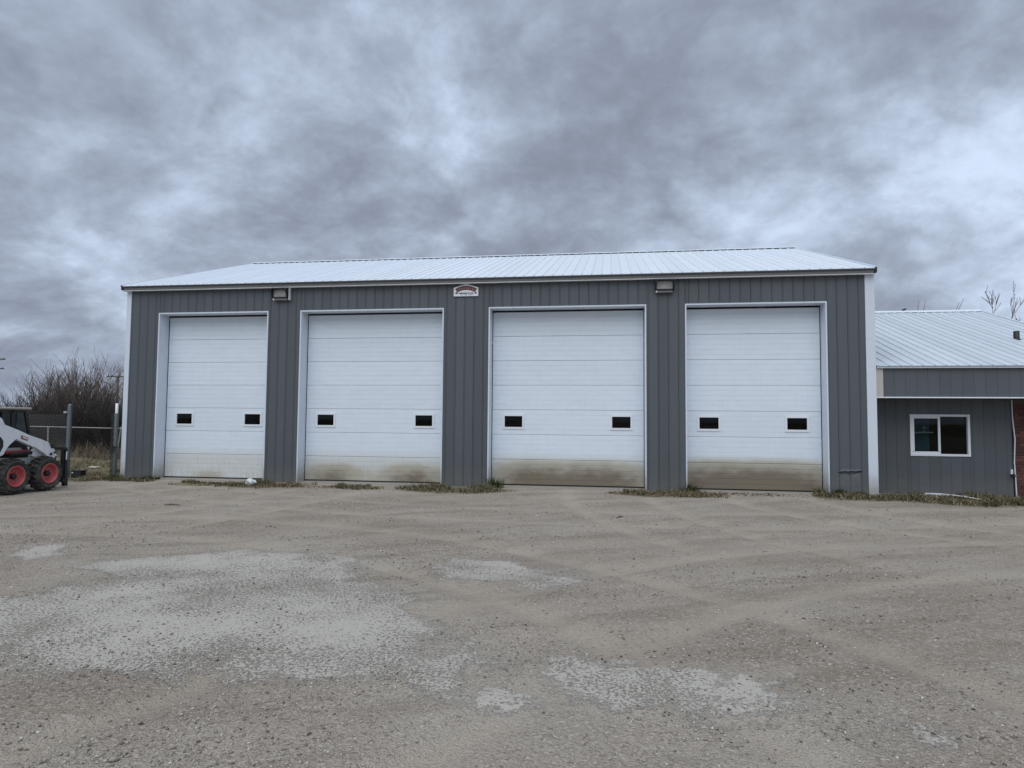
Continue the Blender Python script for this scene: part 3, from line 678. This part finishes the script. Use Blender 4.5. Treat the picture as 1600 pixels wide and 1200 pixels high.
MB().prism([(-.08, AZE - .05), (-.08, AZE + .03), (AR, RZ + .042), (AR, RZ - .04)], axe, axe + .05, 0).build('rake_trim', TRIM, ann)
MB().prism([(AR - .16, RZ - .02), (AR, RZ + .055), (AR + .16, RZ - .02), (AR + .16, RZ - .03), (AR, RZ + .045), (AR - .16, RZ - .03)], AX0, axe + .05, 0).build('ridge_cap', ROOF, ann)
MB().box(AX0, axe, AR - .10, AR + .10, RZ - .05, RZ - .002).build('ridge_closure', DARK, ann)
MB().prism([(9.645, .02, ), (9.86, .02), (9.66, .26)], AZE + .02, AZE + .035, 2).build('flashing', GALVL, ann)
# window
wn = MB(); e = .05
wn.box(WX0, WX1, AY - .035, AY + .05, WZ1 - e, WZ1); wn.box(WX0, WX1, AY - .035, AY + .05, WZ0, WZ0 + e); wn.box(WX0, WX0 + e, AY - .035, AY + .05, WZ0 + e, WZ1 - e); wn.box(WX1 - e, WX1, AY - .035, AY + .05, WZ0 + e, WZ1 - e)
win = wn.build('window', VINYL, ann); win['label'] = 'white framed sliding window'
mx = 11.23
sh = MB(); e2 = .042
sh.box(WX0 + e, mx + .025, AY - .02, AY + .02, WZ1 - e - e2, WZ1 - e); sh.box(WX0 + e, mx + .025, AY - .02, AY + .02, WZ0 + e, WZ0 + e + e2 + .01); sh.box(WX0 + e, WX0 + e + e2, AY - .02, AY + .02, WZ0 + e + e2, WZ1 - e - e2); sh.box(mx - .022, mx + .025, AY - .02, AY + .02, WZ0 + e + e2, WZ1 - e - e2)
sh.build('sliding_sash', VINYL, win)
MB().box(WX0 + e + e2 - .004, mx - .018, AY - .002, AY + .004, WZ0 + e + e2, WZ1 - e - e2 + .004).build('window_pane', GLASSW, win)
MB().box(mx + .021, WX1 - e + .004, AY + .024, AY + .030, WZ0 + e - .004, WZ1 - e + .004).build('window_pane', GLASSW, win)
# things seen dimly behind the left pane
TEAL = mat('teal_film', (.09, .27, .33), .8, var=.6, scale=3)
MB().box(WX0 + .02, mx - .07, AY + .30, AY + .32, .6, 1.95).build('teal_curtain', TEAL, ann)
shf = MB(); shf.box(WX0 + .02, mx - .08, AY + .08, AY + .28, 1.365, 1.395); shf.build('window_shelf', VINYL, ann)
tro = empty('shelf_ornament', (11.0, AY + .18, 1.396), 'small pale ornament on the shelf behind the window', 'ornament')
MB().lathe([(1.396, .0), (1.396, .035), (1.405, .035), (1.41, .010), (1.46, .010), (1.47, .045), (1.50, .05), (1.515, .02), (1.53, 0)], (11.0, AY + .18, 0), 2, 14).build('figure', VINYL, tro, True)
# brick end
BR = [island('brick_red', [(0, (.10, .036, .03)), (.5, (.17, .062, .045)), (1, (.21, .085, .065))]), mat('brick_dark', (.075, .032, .028), .9, var=.25, scale=20), mat('brick_warm', (.145, .06, .045), .9, var=.25, scale=20), mat('brick_mid', (.11, .042, .034), .9, var=.25, scale=20)]
MORT = mat('mortar', (.11, .09, .08), .95, var=.2, scale=30)
bw = MB().box(BX, AX1, AY - .03, AY + .012, -.3, 2.14).build('brick_wall', MORT, ann)
bl, bh, jt = .19, .057, .011
bmeshes = [MB().bbox(0, bl, -.016, .03, 0, bh, .004).mesh('brick', BR[k]) for k in (1, 2, 3)]
hmeshes = [MB().bbox(0, bl / 2 - jt / 2, -.016, .03, 0, bh, .004).mesh('brick', BR[k]) for k in (1, 2, 3)]
cnt = 0
for r_ in range(31):
    zb = -.06 + r_ * (bh + jt); x = BX + .012
    if r_ % 2:
        o = link('brick', hmeshes[random.randrange(3)], bw, True); o.location = Vector((x, AY - .028 + random.uniform(-.003, .003), zb)) - ann.location - bw.location + Vector((0, 0, 0)); o.location = Vector((x, AY - .028, zb)); x += bl / 2 + jt / 2; cnt += 1
    while x < BX + 1.75:
        o = link('brick', bmeshes[random.randrange(3)], bw, True); o.location = Vector((x, AY - .028 + random.uniform(-.003, .003), zb)); x += bl + jt; cnt += 1
jt_ = MB(); jt_.tube([(BX - .022, AY - .03, 2.13), (BX - .020, AY - .032, 1.75), (BX + .006, AY - .055, 1.25), (BX - .012, AY - .04, .75), (BX + .006, AY - .035, .30), (BX + .012, AY - .04, -.06)], .014, 5); jt_.build('joint_trim', VINYL, ann)
tp = empty('wall_tap', (12.695, AY - .05, .42), 'small dark tap fixed beside the brick end', 'tap')
MB().box(12.67, 12.71, AY - .05, AY - .011, .47, .58).build('bracket', VINYL, tp)
MB().tube([(12.69, AY - .02, .46), (12.69, AY - .10, .46), (12.695, AY - .13, .42)], .02, 8).lathe([(-.04, 0), (-.04, .04), (-.03, .045), (-.02, .04), (-.02, 0)], (12.695, AY - .06, .445), 1, 10).build('spout', LBLK, tp)
# vent pipe, cap on the ridge
vp = empty('roof_vent_pipe', (13.85, 2.5, 3.66), 'short black vent pipe standing on the white side roof', 'vent pipe')
MB().lathe([(3.62, .065), (3.90, .065), (3.90, .052), (3.64, .052)], (13.85, 2.5, 0), 2, 16).build('pipe', LBLK, vp, True)
MB().lathe([(3.70, .07), (3.66, .12), (3.63, .13)], (13.85, 2.5, 0), 2, 16).build('flange', BLACK, vp, True)
bd = empty('bird', (12.97, AR, RZ + .055), 'small black bird perched on the ridge of the side roof', 'bird')
bb = MB(); BZ = RZ + .062
prof = [(-.17, .006), (-.12, .02), (-.06, .05), (0, .062), (.05, .055), (.08, .042), (.11, .042), (.135, .03), (.15, .008), (.175, .001)]
hts = [.055, .055, .062, .075, .09, .105, .12, .125, .122, .12]
ring = []
for i, (a, r) in enumerate(prof): ring.append([(12.97 + a, AR + r * math.cos(t) * .8, BZ + hts[i] - .015 + r * math.sin(t)) for t in [k * 2 * math.pi / 10 for k in range(10)]])
bb.add([p for r in ring for p in r], [(i * 10 + j, i * 10 + (j + 1) % 10, (i + 1) * 10 + (j + 1) % 10, (i + 1) * 10 + j) for i in range(len(ring) - 1) for j in range(10)])
bb.tube([(12.985, AR - .015, BZ + .03), (12.985, AR - .015, BZ - .008)], .006, 5).tube([(12.985, AR + .015, BZ + .03), (12.985, AR + .015, BZ - .008)], .006, 5)
bo = bb.build('body', LBLK, bd, True); bd.scale = (.5, .5, .5)
# loose trim on the ground by the side building
o = MB().tube([(10.54, AY - .07, -.02), (11.2, AY - .075, -.015), (12.02, AY - .09, -.025)], .014, 5).build('trim_strip', VINYL); tag(o, 'straight white trim strip lying along the foot of the side building', 'trim strip')
o = MB().tube([(10.85, AY - .13, .015), (11.08, AY - .16, .02), (11.32, AY - .26, .01), (11.55, AY - .46, -.01), (11.80, AY - .72, -.045)], .014, 5).build('trim_strip', VINYL); tag(o, 'bent white trim strip curving out into the grass', 'trim strip')

# ------------------------------------------------------------------ skid-steer loader
LX = -8.9
ld = empty('skid_steer_loader', (LX, -3.3, 0), 'white skid steer loader with red wheel rims parked beside the gate', 'loader')
# chassis
m = MB(); m.prism([(-4.55, .22), (-2.72, .20), (-2.62, .32), (-2.66, .60), (-2.86, .70), (-4.55, .76)], LX - .52, LX + .52, 0); m.build('chassis', LGREY, ld)
m = MB()
for s in (1, -1): m.prism([(-4.15, .40), (-2.75, .40), (-2.72, .58), (-2.9, .69), (-4.15, .755)], LX + s * .525, LX + s * .60, 0)
m.build('side_tank', LGREY, ld)
# dark lower cab and red side stripe
MB().prism([(-4.3, .76), (-2.98, .71), (-3.02, .90), (-3.1, 1.15), (-4.3, 1.3)], LX - .44, LX + .44, 0).build('cab_base', LBLK, ld)
for s in (1, -1):
    MB().box(LX + s * .585 if s < 0 else LX + .44, LX + s * .44 if s < 0 else LX + .585, -3.66, -3.14, .815, .875).build('red_stripe_panel', LRED, ld)
    MB().box(LX + s * .585 if s < 0 else LX + .44, LX + s * .44 if s < 0 else LX + .585, -3.66, -3.31, .877, .925).build('grey_decal_panel', mat('decal_grey', (.38, .36, .35), .5, var=.3, scale=25), ld)
# engine bay and tail door
MB().prism([(-4.95, .30), (-4.5, .24), (-4.3, .5), (-4.3, 1.32), (-4.75, 1.22), (-4.95, 1.08)], LX - .48, LX + .48, 0).build('engine_cover', LWHITE, ld)
# cab
cb = MB(); x0, x1 = LX - .45, LX + .45
CF = lambda z: -3.08 + (1.70 - z) * .25         # front edge leans
for xx in (x0, x1 - .04):
    cb.prism([(CF(1.72) - .06, 1.72), (CF(1.72), 1.72), (CF(.78), .78), (CF(.78) - .06, .78)], xx, xx + .04, 0)
    cb.prism([(-4.28, .78), (-4.22, .78), (-4.22, 1.72), (-4.28, 1.72)], xx, xx + .04, 0)
    cb.prism([(-3.42, 1.15), (-3.37, 1.15), (-3.40, 1.72), (-3.45, 1.72)], xx, xx + .04, 0)
    cb.prism([(-4.22, 1.67), (CF(1.7) - .06, 1.67), (CF(1.7) - .06, 1.72), (-4.22, 1.72)], xx, xx + .04, 0)
    cb.prism([(-4.22, 1.12), (CF(1.12) - .06, 1.12), (CF(1.12) - .06, 1.18), (-4.22, 1.18)], xx, xx + .04, 0)
cb.build('cab_frame', LBLK, ld)
for xx in (x0 + .015, x1 - .025):
    MB().prism([(-4.22, 1.18), (-3.425, 1.18), (-3.45, 1.67), (-4.22, 1.67)], xx, xx + .008, 0).build('side_window', GLASSD, ld)
    MB().prism([(-3.375, 1.18), (CF(1.18) - .06, 1.18), (CF(1.67) - .06, 1.67), (-3.40, 1.67)], xx, xx + .008, 0).build('side_window', GLASSD, ld)
MB().box(x0 + .05, x1 - .05, -4.27, -4.24, 1.2, 1.66).build('rear_window', GLASSD, ld)
rf = MB(); rf.bbox(x0 - .03, x1 + .03, -4.42, -2.98, 1.722, 1.772, .018); rf.build('cab_roof', TAN, ld)
st_ = MB(); st_.bbox(LX - .25, LX + .25, -4.0, -3.55, 1.0, 1.12, .03); st_.bbox(LX - .25, LX + .25, -4.1, -3.98, 1.05, 1.5, .03); st_.build('seat', BLACK, ld)
# lift arms
ARM = [(-4.85, 1.30), (-4.80, 1.55), (-4.5, 1.66), (-4.1, 1.62), (-3.95, 1.54), (-3.87, 1.41), (-3.59, 1.31), (-3.27, 1.18), (-3.01, 1.10), (-2.83, 1.03), (-2.68, .90), (-2.59, .73), (-2.55, .59), (-2.60, .60), (-2.72, .69), (-2.84, .72), (-2.89, .78), (-3.12, .92), (-3.31, .99), (-3.54, 1.09), (-3.60, 1.12), (-3.73, 1.02), (-3.81, .93), (-3.88, .81), (-4.02, .76), (-4.12, .82), (-4.10, 1.10), (-4.25, 1.25), (-4.6, 1.22)]
for s in (1, -1):
    xa = LX + s * .66; m = MB(); m.prism(ARM, xa, xa + s * .09, 0); arm = m.build('lift_arm', LWHITE, ld)
    d0 = xa + s * .0915
    dd = MB(); dd.prism([(-3.50, 1.195), (-3.32, 1.135), (-3.34, 1.07), (-3.50, 1.12)], d0, d0 + s * .003, 0); dd.build('model_decal', LDECAL, arm)
    dd = MB(); dd.prism([(-3.46, 1.165), (-3.34, 1.122), (-3.345, 1.10), (-3.46, 1.14)], d0 + s * .0035, d0 + s * .0055, 0); dd.build('decal_lettering', LWHITE, arm)
    for (yy, zz_, rr) in ((-2.72, .93, .04), (-2.66, .80, .022), (-2.75, .77, .03), (-2.62, .70, .02)):
        MB().lathe([(0, 0), (0, rr), (.018 * s, rr), (.018 * s, 0)], (d0, yy, zz_), 0, 12).build('pivot_pin', LBLK, arm)
    MB().box(min(d0, d0 + s * .02), max(d0, d0 + s * .02), -2.79, -2.70, .955, .985).build('hose_clamp', LBLK, arm)
    # dark plate painted for the shade inside the open slot of the rear arm
    sl_ = MB(); sl_.prism([(-4.06, 1.14), (-3.95, 1.17), (-3.89, 1.08), (-3.89, .97), (-3.95, .86), (-4.05, .90)], d0, d0 + s * .002, 0); sl_.build('slot_shade_plate', LBLK, arm)
    # tilt cylinder link and lug
    tl = MB(); tl.prism([(-3.12, .74), (-3.10, .88), (-3.02, .90), (-2.90, .80), (-2.90, .73)], xa - s * .06, xa - s * .005, 0); tl.build('link_plate', LWHITE, ld)
    tl = MB(); tl.tube([(xa - s * .03, -3.62, .80), (xa - s * .03, -3.12, .82)], .035, 10); tl.tube([(xa - s * .03, -3.12, .82), (xa - s * .03, -2.62, .62)], .022, 8); tl.build('hydraulic_cylinder', LBLK, ld)
MB().tube([(LX - .66, -2.75, .86), (LX + .66, -2.75, .86)], .05, 10).build('cross_tube', LWHITE, ld)
# attachment frame at the front
m = MB(); fy = -2.30
m.box(LX - .62, LX + .66, fy, fy + .05, .84, .90); m.box(LX - .62, LX + .66, fy, fy + .06, .12, .20)
for q in (-.60, -.18, .20, .60): m.box(LX + q - .03, LX + q + .03, fy + .002, fy + .045, .20, .84)
m.prism([(fy - .20, .16), (fy - .001, .10), (fy - .001, .66), (fy - .10, .66), (fy - .20, .40)], LX - .5, LX - .34, 0); m.prism([(fy - .20, .16), (fy - .001, .10), (fy - .001, .66), (fy - .10, .66), (fy - .20, .40)], LX + .34, LX + .5, 0)
m.prism([(fy + .051, .90), (fy + .10, .86), (fy + .14, .03), (fy + .051, .03)], LX + .58, LX + .66, 0); m.prism([(fy + .051, .90), (fy + .10, .86), (fy + .14, .03), (fy + .051, .03)], LX - .62, LX - .54, 0)
at = m.build('attachment_frame', LBLK, ld)
MB().box(LX + .661, LX + .664, fy + .055, fy + .085, .62, .80).build('pale_sticker', VINYL, at)
# wheels
def wheel_meshes(s):
    R, w = .372, .27
    t = MB()
    pr = [(-w, .205), (-w, .25), (-w - .012, .29), (-w + .01, .318), (-w + .04, R - .045), (-.04, R - .045), (-.01, .318), (.012, .29), (0, .25), (-.005, .205)]
    t.lathe([(a * s, r) for a, r in pr], (0, 0, 0), 0, 48)
    for k in range(20):                  # deep slanted lugs, two staggered rows
        for row in (0, 1):
            a0 = 2 * math.pi * (k + .5 * row) / 20; vs = []
            xa, xb = ((-w * .55, -.012) if row else (-w + .012, -w * .45))
            for (xx, da) in ((xa, .0 if row else .10), (xb, .10 if row else .0)):
                for (rr, hw) in ((R - .05, .085), (R, .058)):
                    for e in (-1, 1):
                        a = a0 + da * 1.2 + e * hw; edge = .022 if (abs(xx) < .02 or abs(xx) > w - .02) and rr == R else 0
                        vs.append((xx * s, (rr - edge) * math.cos(a), (rr - edge) * math.sin(a)))
            t.add(vs, [(0, 1, 3, 2), (4, 6, 7, 5), (2, 3, 7, 6), (0, 2, 6, 4), (1, 5, 7, 3), (0, 4, 5, 1)])
    r = MB(); r.lathe([(a * s, q) for a, q in [(-.002, .212), (.008, .212), (.008, .196), (-.02, .185), (-.085, .170), (-.10, .150), (-.095, .06), (-.095, 0)]], (0, 0, 0), 0, 36)
    h = MB(); h.lathe([(a * s, q) for a, q in [(-.094, .062), (-.05, .058), (-.03, .045), (-.03, 0)]], (0, 0, 0), 0, 18)
    n = MB()
    for k in range(8):
        a = 2 * math.pi * k / 8; n.lathe([(-.095 * s, .016), (-.07 * s, .014), (-.07 * s, 0)], (0, .105 * math.cos(a), .105 * math.sin(a)), 0, 6)
    return t.mesh('tyre', TYRE), r.mesh('rim', LRIM, True), h.mesh('hub', LBLK, True), n.mesh('wheel_nuts', PINK)
TYRE = dusty('tyre_rubber', (.030, .029, .028), .85, .75, (.12, .105, .088)); LRIM = dusty('rim_red', (.50, .085, .09), .5, .4); PINK = mat('nut_pink', (.50, .22, .22), .5)
for s in (1, -1):
    tm, rm_, hm, nm_ = wheel_meshes(s)
    for yy in (-2.885, -3.69):
        t = link('tyre', tm, ld, True); t.location = Vector((LX + s * .88, yy, .368)) - ld.location; t.rotation_euler.x = random.random()
        for nme, q in (('rim', rm_), ('hub', hm), ('wheel_nuts', nm_)): link(nme, q, t, True)
MB().box(LX - .5, LX + .5, -4.6, -4.5, .5, .7).build('rear_bumper', LBLK, ld)

# ------------------------------------------------------------------ fences and gate posts
def wiremesh(p0, p1, z0, z1, step, r):
    m = MB(); L = (Vector(p1) - Vector(p0)).length; H = z1 - z0; dx, dy = (p1[0] - p0[0]) / L, (p1[1] - p0[1]) / L
    for sgn in (1, -1):
        q = -H
        while q < L:
            a, c = q, q + H; za, zc_ = (z0, z1) if sgn > 0 else (z1, z0)
            if a < 0: za += (-a) * (1 if sgn > 0 else -1); a = 0
            if c > L: zc_ -= (c - L) * (1 if sgn > 0 else -1); c = L
            if c - a > .05: m.tube([(p0[0] + dx * a, p0[1] + dy * a + sgn * r, za), (p0[0] + dx * c, p0[1] + dy * c + sgn * r, zc_)], r, 3, False)
            q += step
    return m
fn = empty('gate_fence', (-11.8, -.3, 0), 'chain link fence behind the loader with a tall steel gate post', 'fence')
MB().lathe([(-.05, .052), (1.87, .052), (1.90, .045), (1.92, 0)], (-9.97, -.3, 0), 2, 14).build('gate_post', GALV, fn, True)
for xx in (-12.4, -14.9): MB().lathe([(-.05, .035), (1.78, .035), (1.80, 0)], (xx, -.3, 0), 2, 10).build('line_post', GALV, fn, True)
wiremesh((-10.04, -.3), (-14.9, -.3), .06, 1.62, .085, .0022).build('wire_mesh', GALVM, fn)
MB().tube([(-10.03, -.3, 1.62), (-14.9, -.3, 1.62)], .004, 4).tube([(-10.04, -.3, .05), (-10.04, -.3, 1.68)], .006, 4).build('tension_bar', GALV, fn)
MB().bbox(-10.10, -10.02, -.37, -.33, 1.66, 1.72, .008).tube([(-10.06, -.35, 1.69), (-9.97, -.36, 1.69)], .015, 6).build('hinge', GALVL, fn)
gp = empty('gate_latch_post', (-8.44, -.42, 0), 'dark steel post wrapped in rolled mesh beside the white corner trim', 'post')
MB().lathe([(-.05, .055), (1.66, .055), (1.68, .03)], (-8.79, -.1, 0), 2, 14).build('post', GALVD, gp, True)
MB().lathe([(1.66, .034), (1.93, .034), (1.94, 0)], (-8.79, -.1, 0), 2, 12).build('pipe_end', VINYL, gp, True)
rl = MB()
for k in range(16):
    a = k * .8; rl.tube([(-8.84 + .055 * math.cos(a + q * .9), -.12 + .055 * math.sin(a + q * .9), .05 + q * .16) for q in range(11)], .004, 3, False)
rl.build('rolled_mesh', GALVD, gp)
MB().box(-8.80, -8.66, -.20, -.17, .80, .83).tube([(-8.78, -.16, .81), (-8.76, -.2, .66)], .015, 5).build('latch', LBLK, gp)
bf = empty('low_wire_fence', (-16, 6.2, 0), 'low wire fence with a thin pale top rail before the shrubs', 'fence')
FY = 6.2
zr = 1.17
MB().tube([(-26, FY + .5, zr - .03), (-20.5, FY + .1, zr + .01), (-17.3, FY, zr + .03), (-13.9, FY - .2, zr), (-9, FY - .3, zr)], .017, 6).build('top_rail', GALVL, bf)
for (xx, lean) in ((-20.4, 0), (-16.75, .02), (-13.75, -.16), (-10.5, 0)):
    yy = FY - .05; MB().tube([(xx + lean, yy, -.05), (xx, yy, zr + .05)], .024, 6).build('fence_post', GALVL, bf)
wiremesh((-21, FY - .02), (-9.5, FY - .28), .03, 1.15, .15, .0015).build('wire_mesh', GALV, bf)

# ------------------------------------------------------------------ small things on the ground
bt = empty('black_battery', (-9.78, -.15, 0), 'black battery lying in the grass by the tall gate post', 'battery')
MB().bbox(-9.90, -9.63, -.26, -.06, .01, .16, .012).build('case', LBLK, bt)
MB().bbox(-9.905, -9.625, -.265, -.055, .162, .20, .010).build('lid', BLACK, bt)
for q in (-9.85, -9.69): MB().lathe([(.20, .018), (.225, .015), (.225, 0)], (q, -.12, 0), 2, 8).build('terminal', GALVL, bt)
MB().box(-9.87, -9.83, -.2685, -.266, .13, .155).build('label', VINYL, bt)
def blob(name, c, r, m, seed, sq=.75, rough=.35):
    rr = random.Random(seed); vs = []; n, k = 7, 12
    for i in range(n):
        ph = math.pi * i / (n - 1)
        for j in range(k):
            th = 2 * math.pi * j / k; q = r * (1 + rough * (rr.random() - .5))
            vs.append((c[0] + q * math.sin(ph) * math.cos(th) * 1.15, c[1] + q * math.sin(ph) * math.sin(th), c[2] + q * math.cos(ph) * sq))
    return MB().add(vs, [(i * k + j, i * k + (j + 1) % k, (i + 1) * k + (j + 1) % k, (i + 1) * k + j) for i in range(n - 1) for j in range(k)]).build(name, m)
o = blob('plastic_bag', (-4.52, -.95, .07), .11, mat('bag_white', (.66, .70, .72), .3), 4, .8, .55); tag(o, 'crumpled white plastic bag on the grass before the left door', 'bag')
o = blob('pale_stone', (-11.8, 2.7, .03), .15, mat('pale_stone', (.42, .38, .30), .9), 6, .3); tag(o, 'flat pale stone in the dry grass behind the gate', 'stone')
o = MB().box(-10.2, -8.95, -.78, -.70, .0, .035).build('wood_plank', mat('weathered_wood', (.15, .115, .085), .9, var=.3, scale=6, stretch=(.3, 4, 1))); o.rotation_euler.z = 0; tag(o, 'thin weathered plank lying across the gate opening', 'plank')
for k, (xx, yy, rr, a, lab) in enumerate(((-2.4, -12.1, .16, .3, 'dark stick lying at the lower left of the yard'), (4.0, -4.35, .10, 1.0, 'short dark stick in the middle of the yard'), (-3.9, -4.6, .14, .1, 'thin dark twig in front of the left door'))):
    p = Vector((xx, yy, float(gz(xx, yy)) + .012)); dv = Vector((math.cos(a), math.sin(a), 0)) * rr
    o = MB().tube([p - dv, p + Vector((0, 0, .012)), p + dv], [.006, .012, .007], 5).build('stick', BARK); tag(o, lab, 'stick')

# ------------------------------------------------------------------ bare shrubs and trees
def grow(seed, height, nst, spread, depth, tw):
    r = random.Random(seed); stems, twigs = MB(), MB()
    def branch(p, dv, L, rad, lev):
        n = 5 if lev < 2 else 3
        pts = [p]; q = p.copy(); d = dv.normalized()
        for i in range(n):
            d = (d + Vector((r.uniform(-1, 1), r.uniform(-1, 1), r.uniform(-.5, .9))) * (.13 if lev < 2 else .2) + Vector((0, 0, .05))).normalized(); q = q + d * L / n; pts.append(q.copy())
        rads = [max(rad * (1 - .75 * i / n), tw) for i in range(n + 1)]
        (stems if lev < 1 else twigs).tube(pts, rads, 5 if lev < 1 else 3, False)
        if lev < depth:
            nb = r.randint(5, 8) if lev == 0 else r.randint(3, 6)
            for b_ in range(nb):
                t = r.uniform(.25 if lev == 0 else .15, 1.0); i = min(int(t * n), n - 1); bp = pts[i].lerp(pts[i + 1], t * n - i)
                dd = (pts[i + 1] - pts[i]).normalized(); ax = dd.orthogonal().normalized(); ax.rotate(Matrix.Rotation(r.uniform(0, 6.28), 3, dd))
                nd = (dd * .85 + ax * r.uniform(.35, .75) + Vector((0, 0, .25))).normalized()
                branch(bp, nd, L * r.uniform(.38, .62) * (1.1 - .35 * t), rad * .5, lev + 1)
    for s in range(nst):
        a = r.uniform(0, 6.28); q = r.uniform(.05, .45) * spread * .5
        branch(Vector((q * math.cos(a), q * math.sin(a), -.05)), Vector((math.cos(a) * r.uniform(.1, .55) * spread, math.sin(a) * r.uniform(.1, .55) * spread, 1.0)), height * r.uniform(.62, 1.0), .035 * height / 4, 0)
    return stems, twigs
kinds = []
for k in range(4):
    s, t = grow(50 + k, 4.2, 13, .55, 2, .0055); kinds.append((s.mesh('stems', BARK), t.mesh('twigs', TWIG)))
low = []
for k in range(3):
    s, t = grow(80 + k, 1.9, 16, .85, 2, .006); low.append((s.mesh('stems', BARKD), t.mesh('twigs', BARKD)))
def plant(name, kind, x, y, sc, sz, rz, label, cat, group):
    e = empty(name, (x, y, 0), label, cat, group); e.scale = (sc, sc, sz); e.rotation_euler.z = rz
    link('stems', kind[0], e, True); link('twigs', kind[1], e, True); return e
def at_px(u, y):            # where a column of the photograph meets depth y
    r = F_ + R_ * ((u - 800) / 1023.85); t = (y - CAM.y) / r.y; return CAM.x + r.x * t
tallspec = [(8, 16, .52), (34, 15, .56), (60, 13.5, .78), (76, 15.5, .95), (92, 13, .98), (108, 15, 1.05), (122, 13.2, 1.0), (138, 15.2, 1.08), (150, 13.4, 1.0), (163, 14.8, .92), (176, 13.6, .76), (-20, 15, .55), (188, 14.5, .7), (205, 14, .62)]
G1 = 'tall bare shrubs behind the fence'; G2 = 'low tangled shrubs behind the fence'
for i, (u, y, hs) in enumerate(tallspec):
    plant('bare_shrub', kinds[i % 4], at_px(u, y), y, hs * .95, hs * .82, i * 1.7, 'leafless brown shrub in the dense thicket behind the wire fence', 'shrub', G1)
lowspec = [(-15, 10.5), (2, 9.8), (20, 10.3), (38, 9.7), (55, 10.4), (70, 9.6), (84, 10.2), (97, 9.5), (110, 10.1), (122, 9.5), (134, 10.3), (146, 9.7), (158, 10.4), (170, 9.6), (182, 10.2), (196, 9.8), (15, 12.2), (45, 12), (75, 12.3), (103, 12), (128, 12.2), (152, 12), (178, 12.2)]
for i, (u, y) in enumerate(lowspec):
    sc = .95 + .25 * ((i * 7) % 5) / 5
    plant('thicket_shrub', low[i % 3], at_px(u, y), y, sc, sc * .9, i * 2.1, 'low tangled leafless shrub at the front of the thicket', 'shrub', G2)
def tree(u, y, h, seed, lab):
    x = at_px(u, y); s, t = grow(seed, h, 1, .12, 3, .012)
    e = empty('bare_tree', (x, y, 0), lab, 'tree', 'bare trees beyond the side roof')
    s.build('trunk', BARK, e, False, True); t.build('crown', TWIG, e, False, True)
tree(1577, 26, 7.2, 201, 'taller leafless tree rising behind the side roof at its right end')
tree(1609, 25, 6.0, 207, 'leafless tree cut by the right edge of the photo')
for (u0, v0, u1, v1, yy, lab) in ((1433, 490, 1436, 469, 22, 'leftmost thin upright twig above the side roof ridge'), (1442, 490, 1446, 470, 22, 'thin twig second from the left above the side roof ridge'), (1492, 490, 1499, 472, 22, 'short leaning twig above the side roof ridge'), (1495, 490, 1506, 466, 22, 'long leaning twig with a knob above the side roof ridge')):
    def pt(u, v):
        r = F_ + R_ * ((u - 800) / 1023.85) - U_ * ((v - 600) / 1023.85); return CAM + r * ((yy - CAM.y) / r.y)
    a, c = pt(u0, v0), pt(u1, v1); dv = (c - a).normalized(); g0 = a - dv * (a.z / dv.z)
    o = MB().tube([g0, a, c], [.05, .016, .007], 6).build('bare_sapling', TWIG); tag(o, lab, 'sapling', 'saplings behind the side building')

# ------------------------------------------------------------------ power poles far off
def pole(x, y, h, arms, lab, brace=None):
    e = empty('power_pole', (x, y, 0), lab, 'pole', 'distant power poles')
    MB().tube([(x, y, -.2), (x, y, h)], [.17, .12], 8).build('pole', WOODP, e)
    for (z, a, c) in arms:
        arm = MB().box(x + a, x + c, y - .17, y - .05, z - .07, z + .07).build('cross_arm', WOODP, e)
        for q in (a + .15, c - .15, (a + c) / 2 + .3): MB().lathe([(z + .07, .04), (z + .16, .05), (z + .2, .02)], (x + q, y - .11, 0), 2, 6).build('insulator', GALVL, arm)
    if brace: MB().tube(brace, .06, 5).build('lamp_arm', WOODP, e)
pole(-58.45, 60, 6.8, [(6.70, -1.45, 1.2)], 'power pole with one cross arm seen right of the thicket', [(-58.45, 59.9, 4.9), (-59.6, 59.9, 5.7), (-60.7, 59.9, 6.25)])
pole(-60.6, 45, 8.6, [(7.55, -1.3, 1.3), (6.55, -1.2, 1.2)], 'power pole with two cross arms reaching in at the left edge')
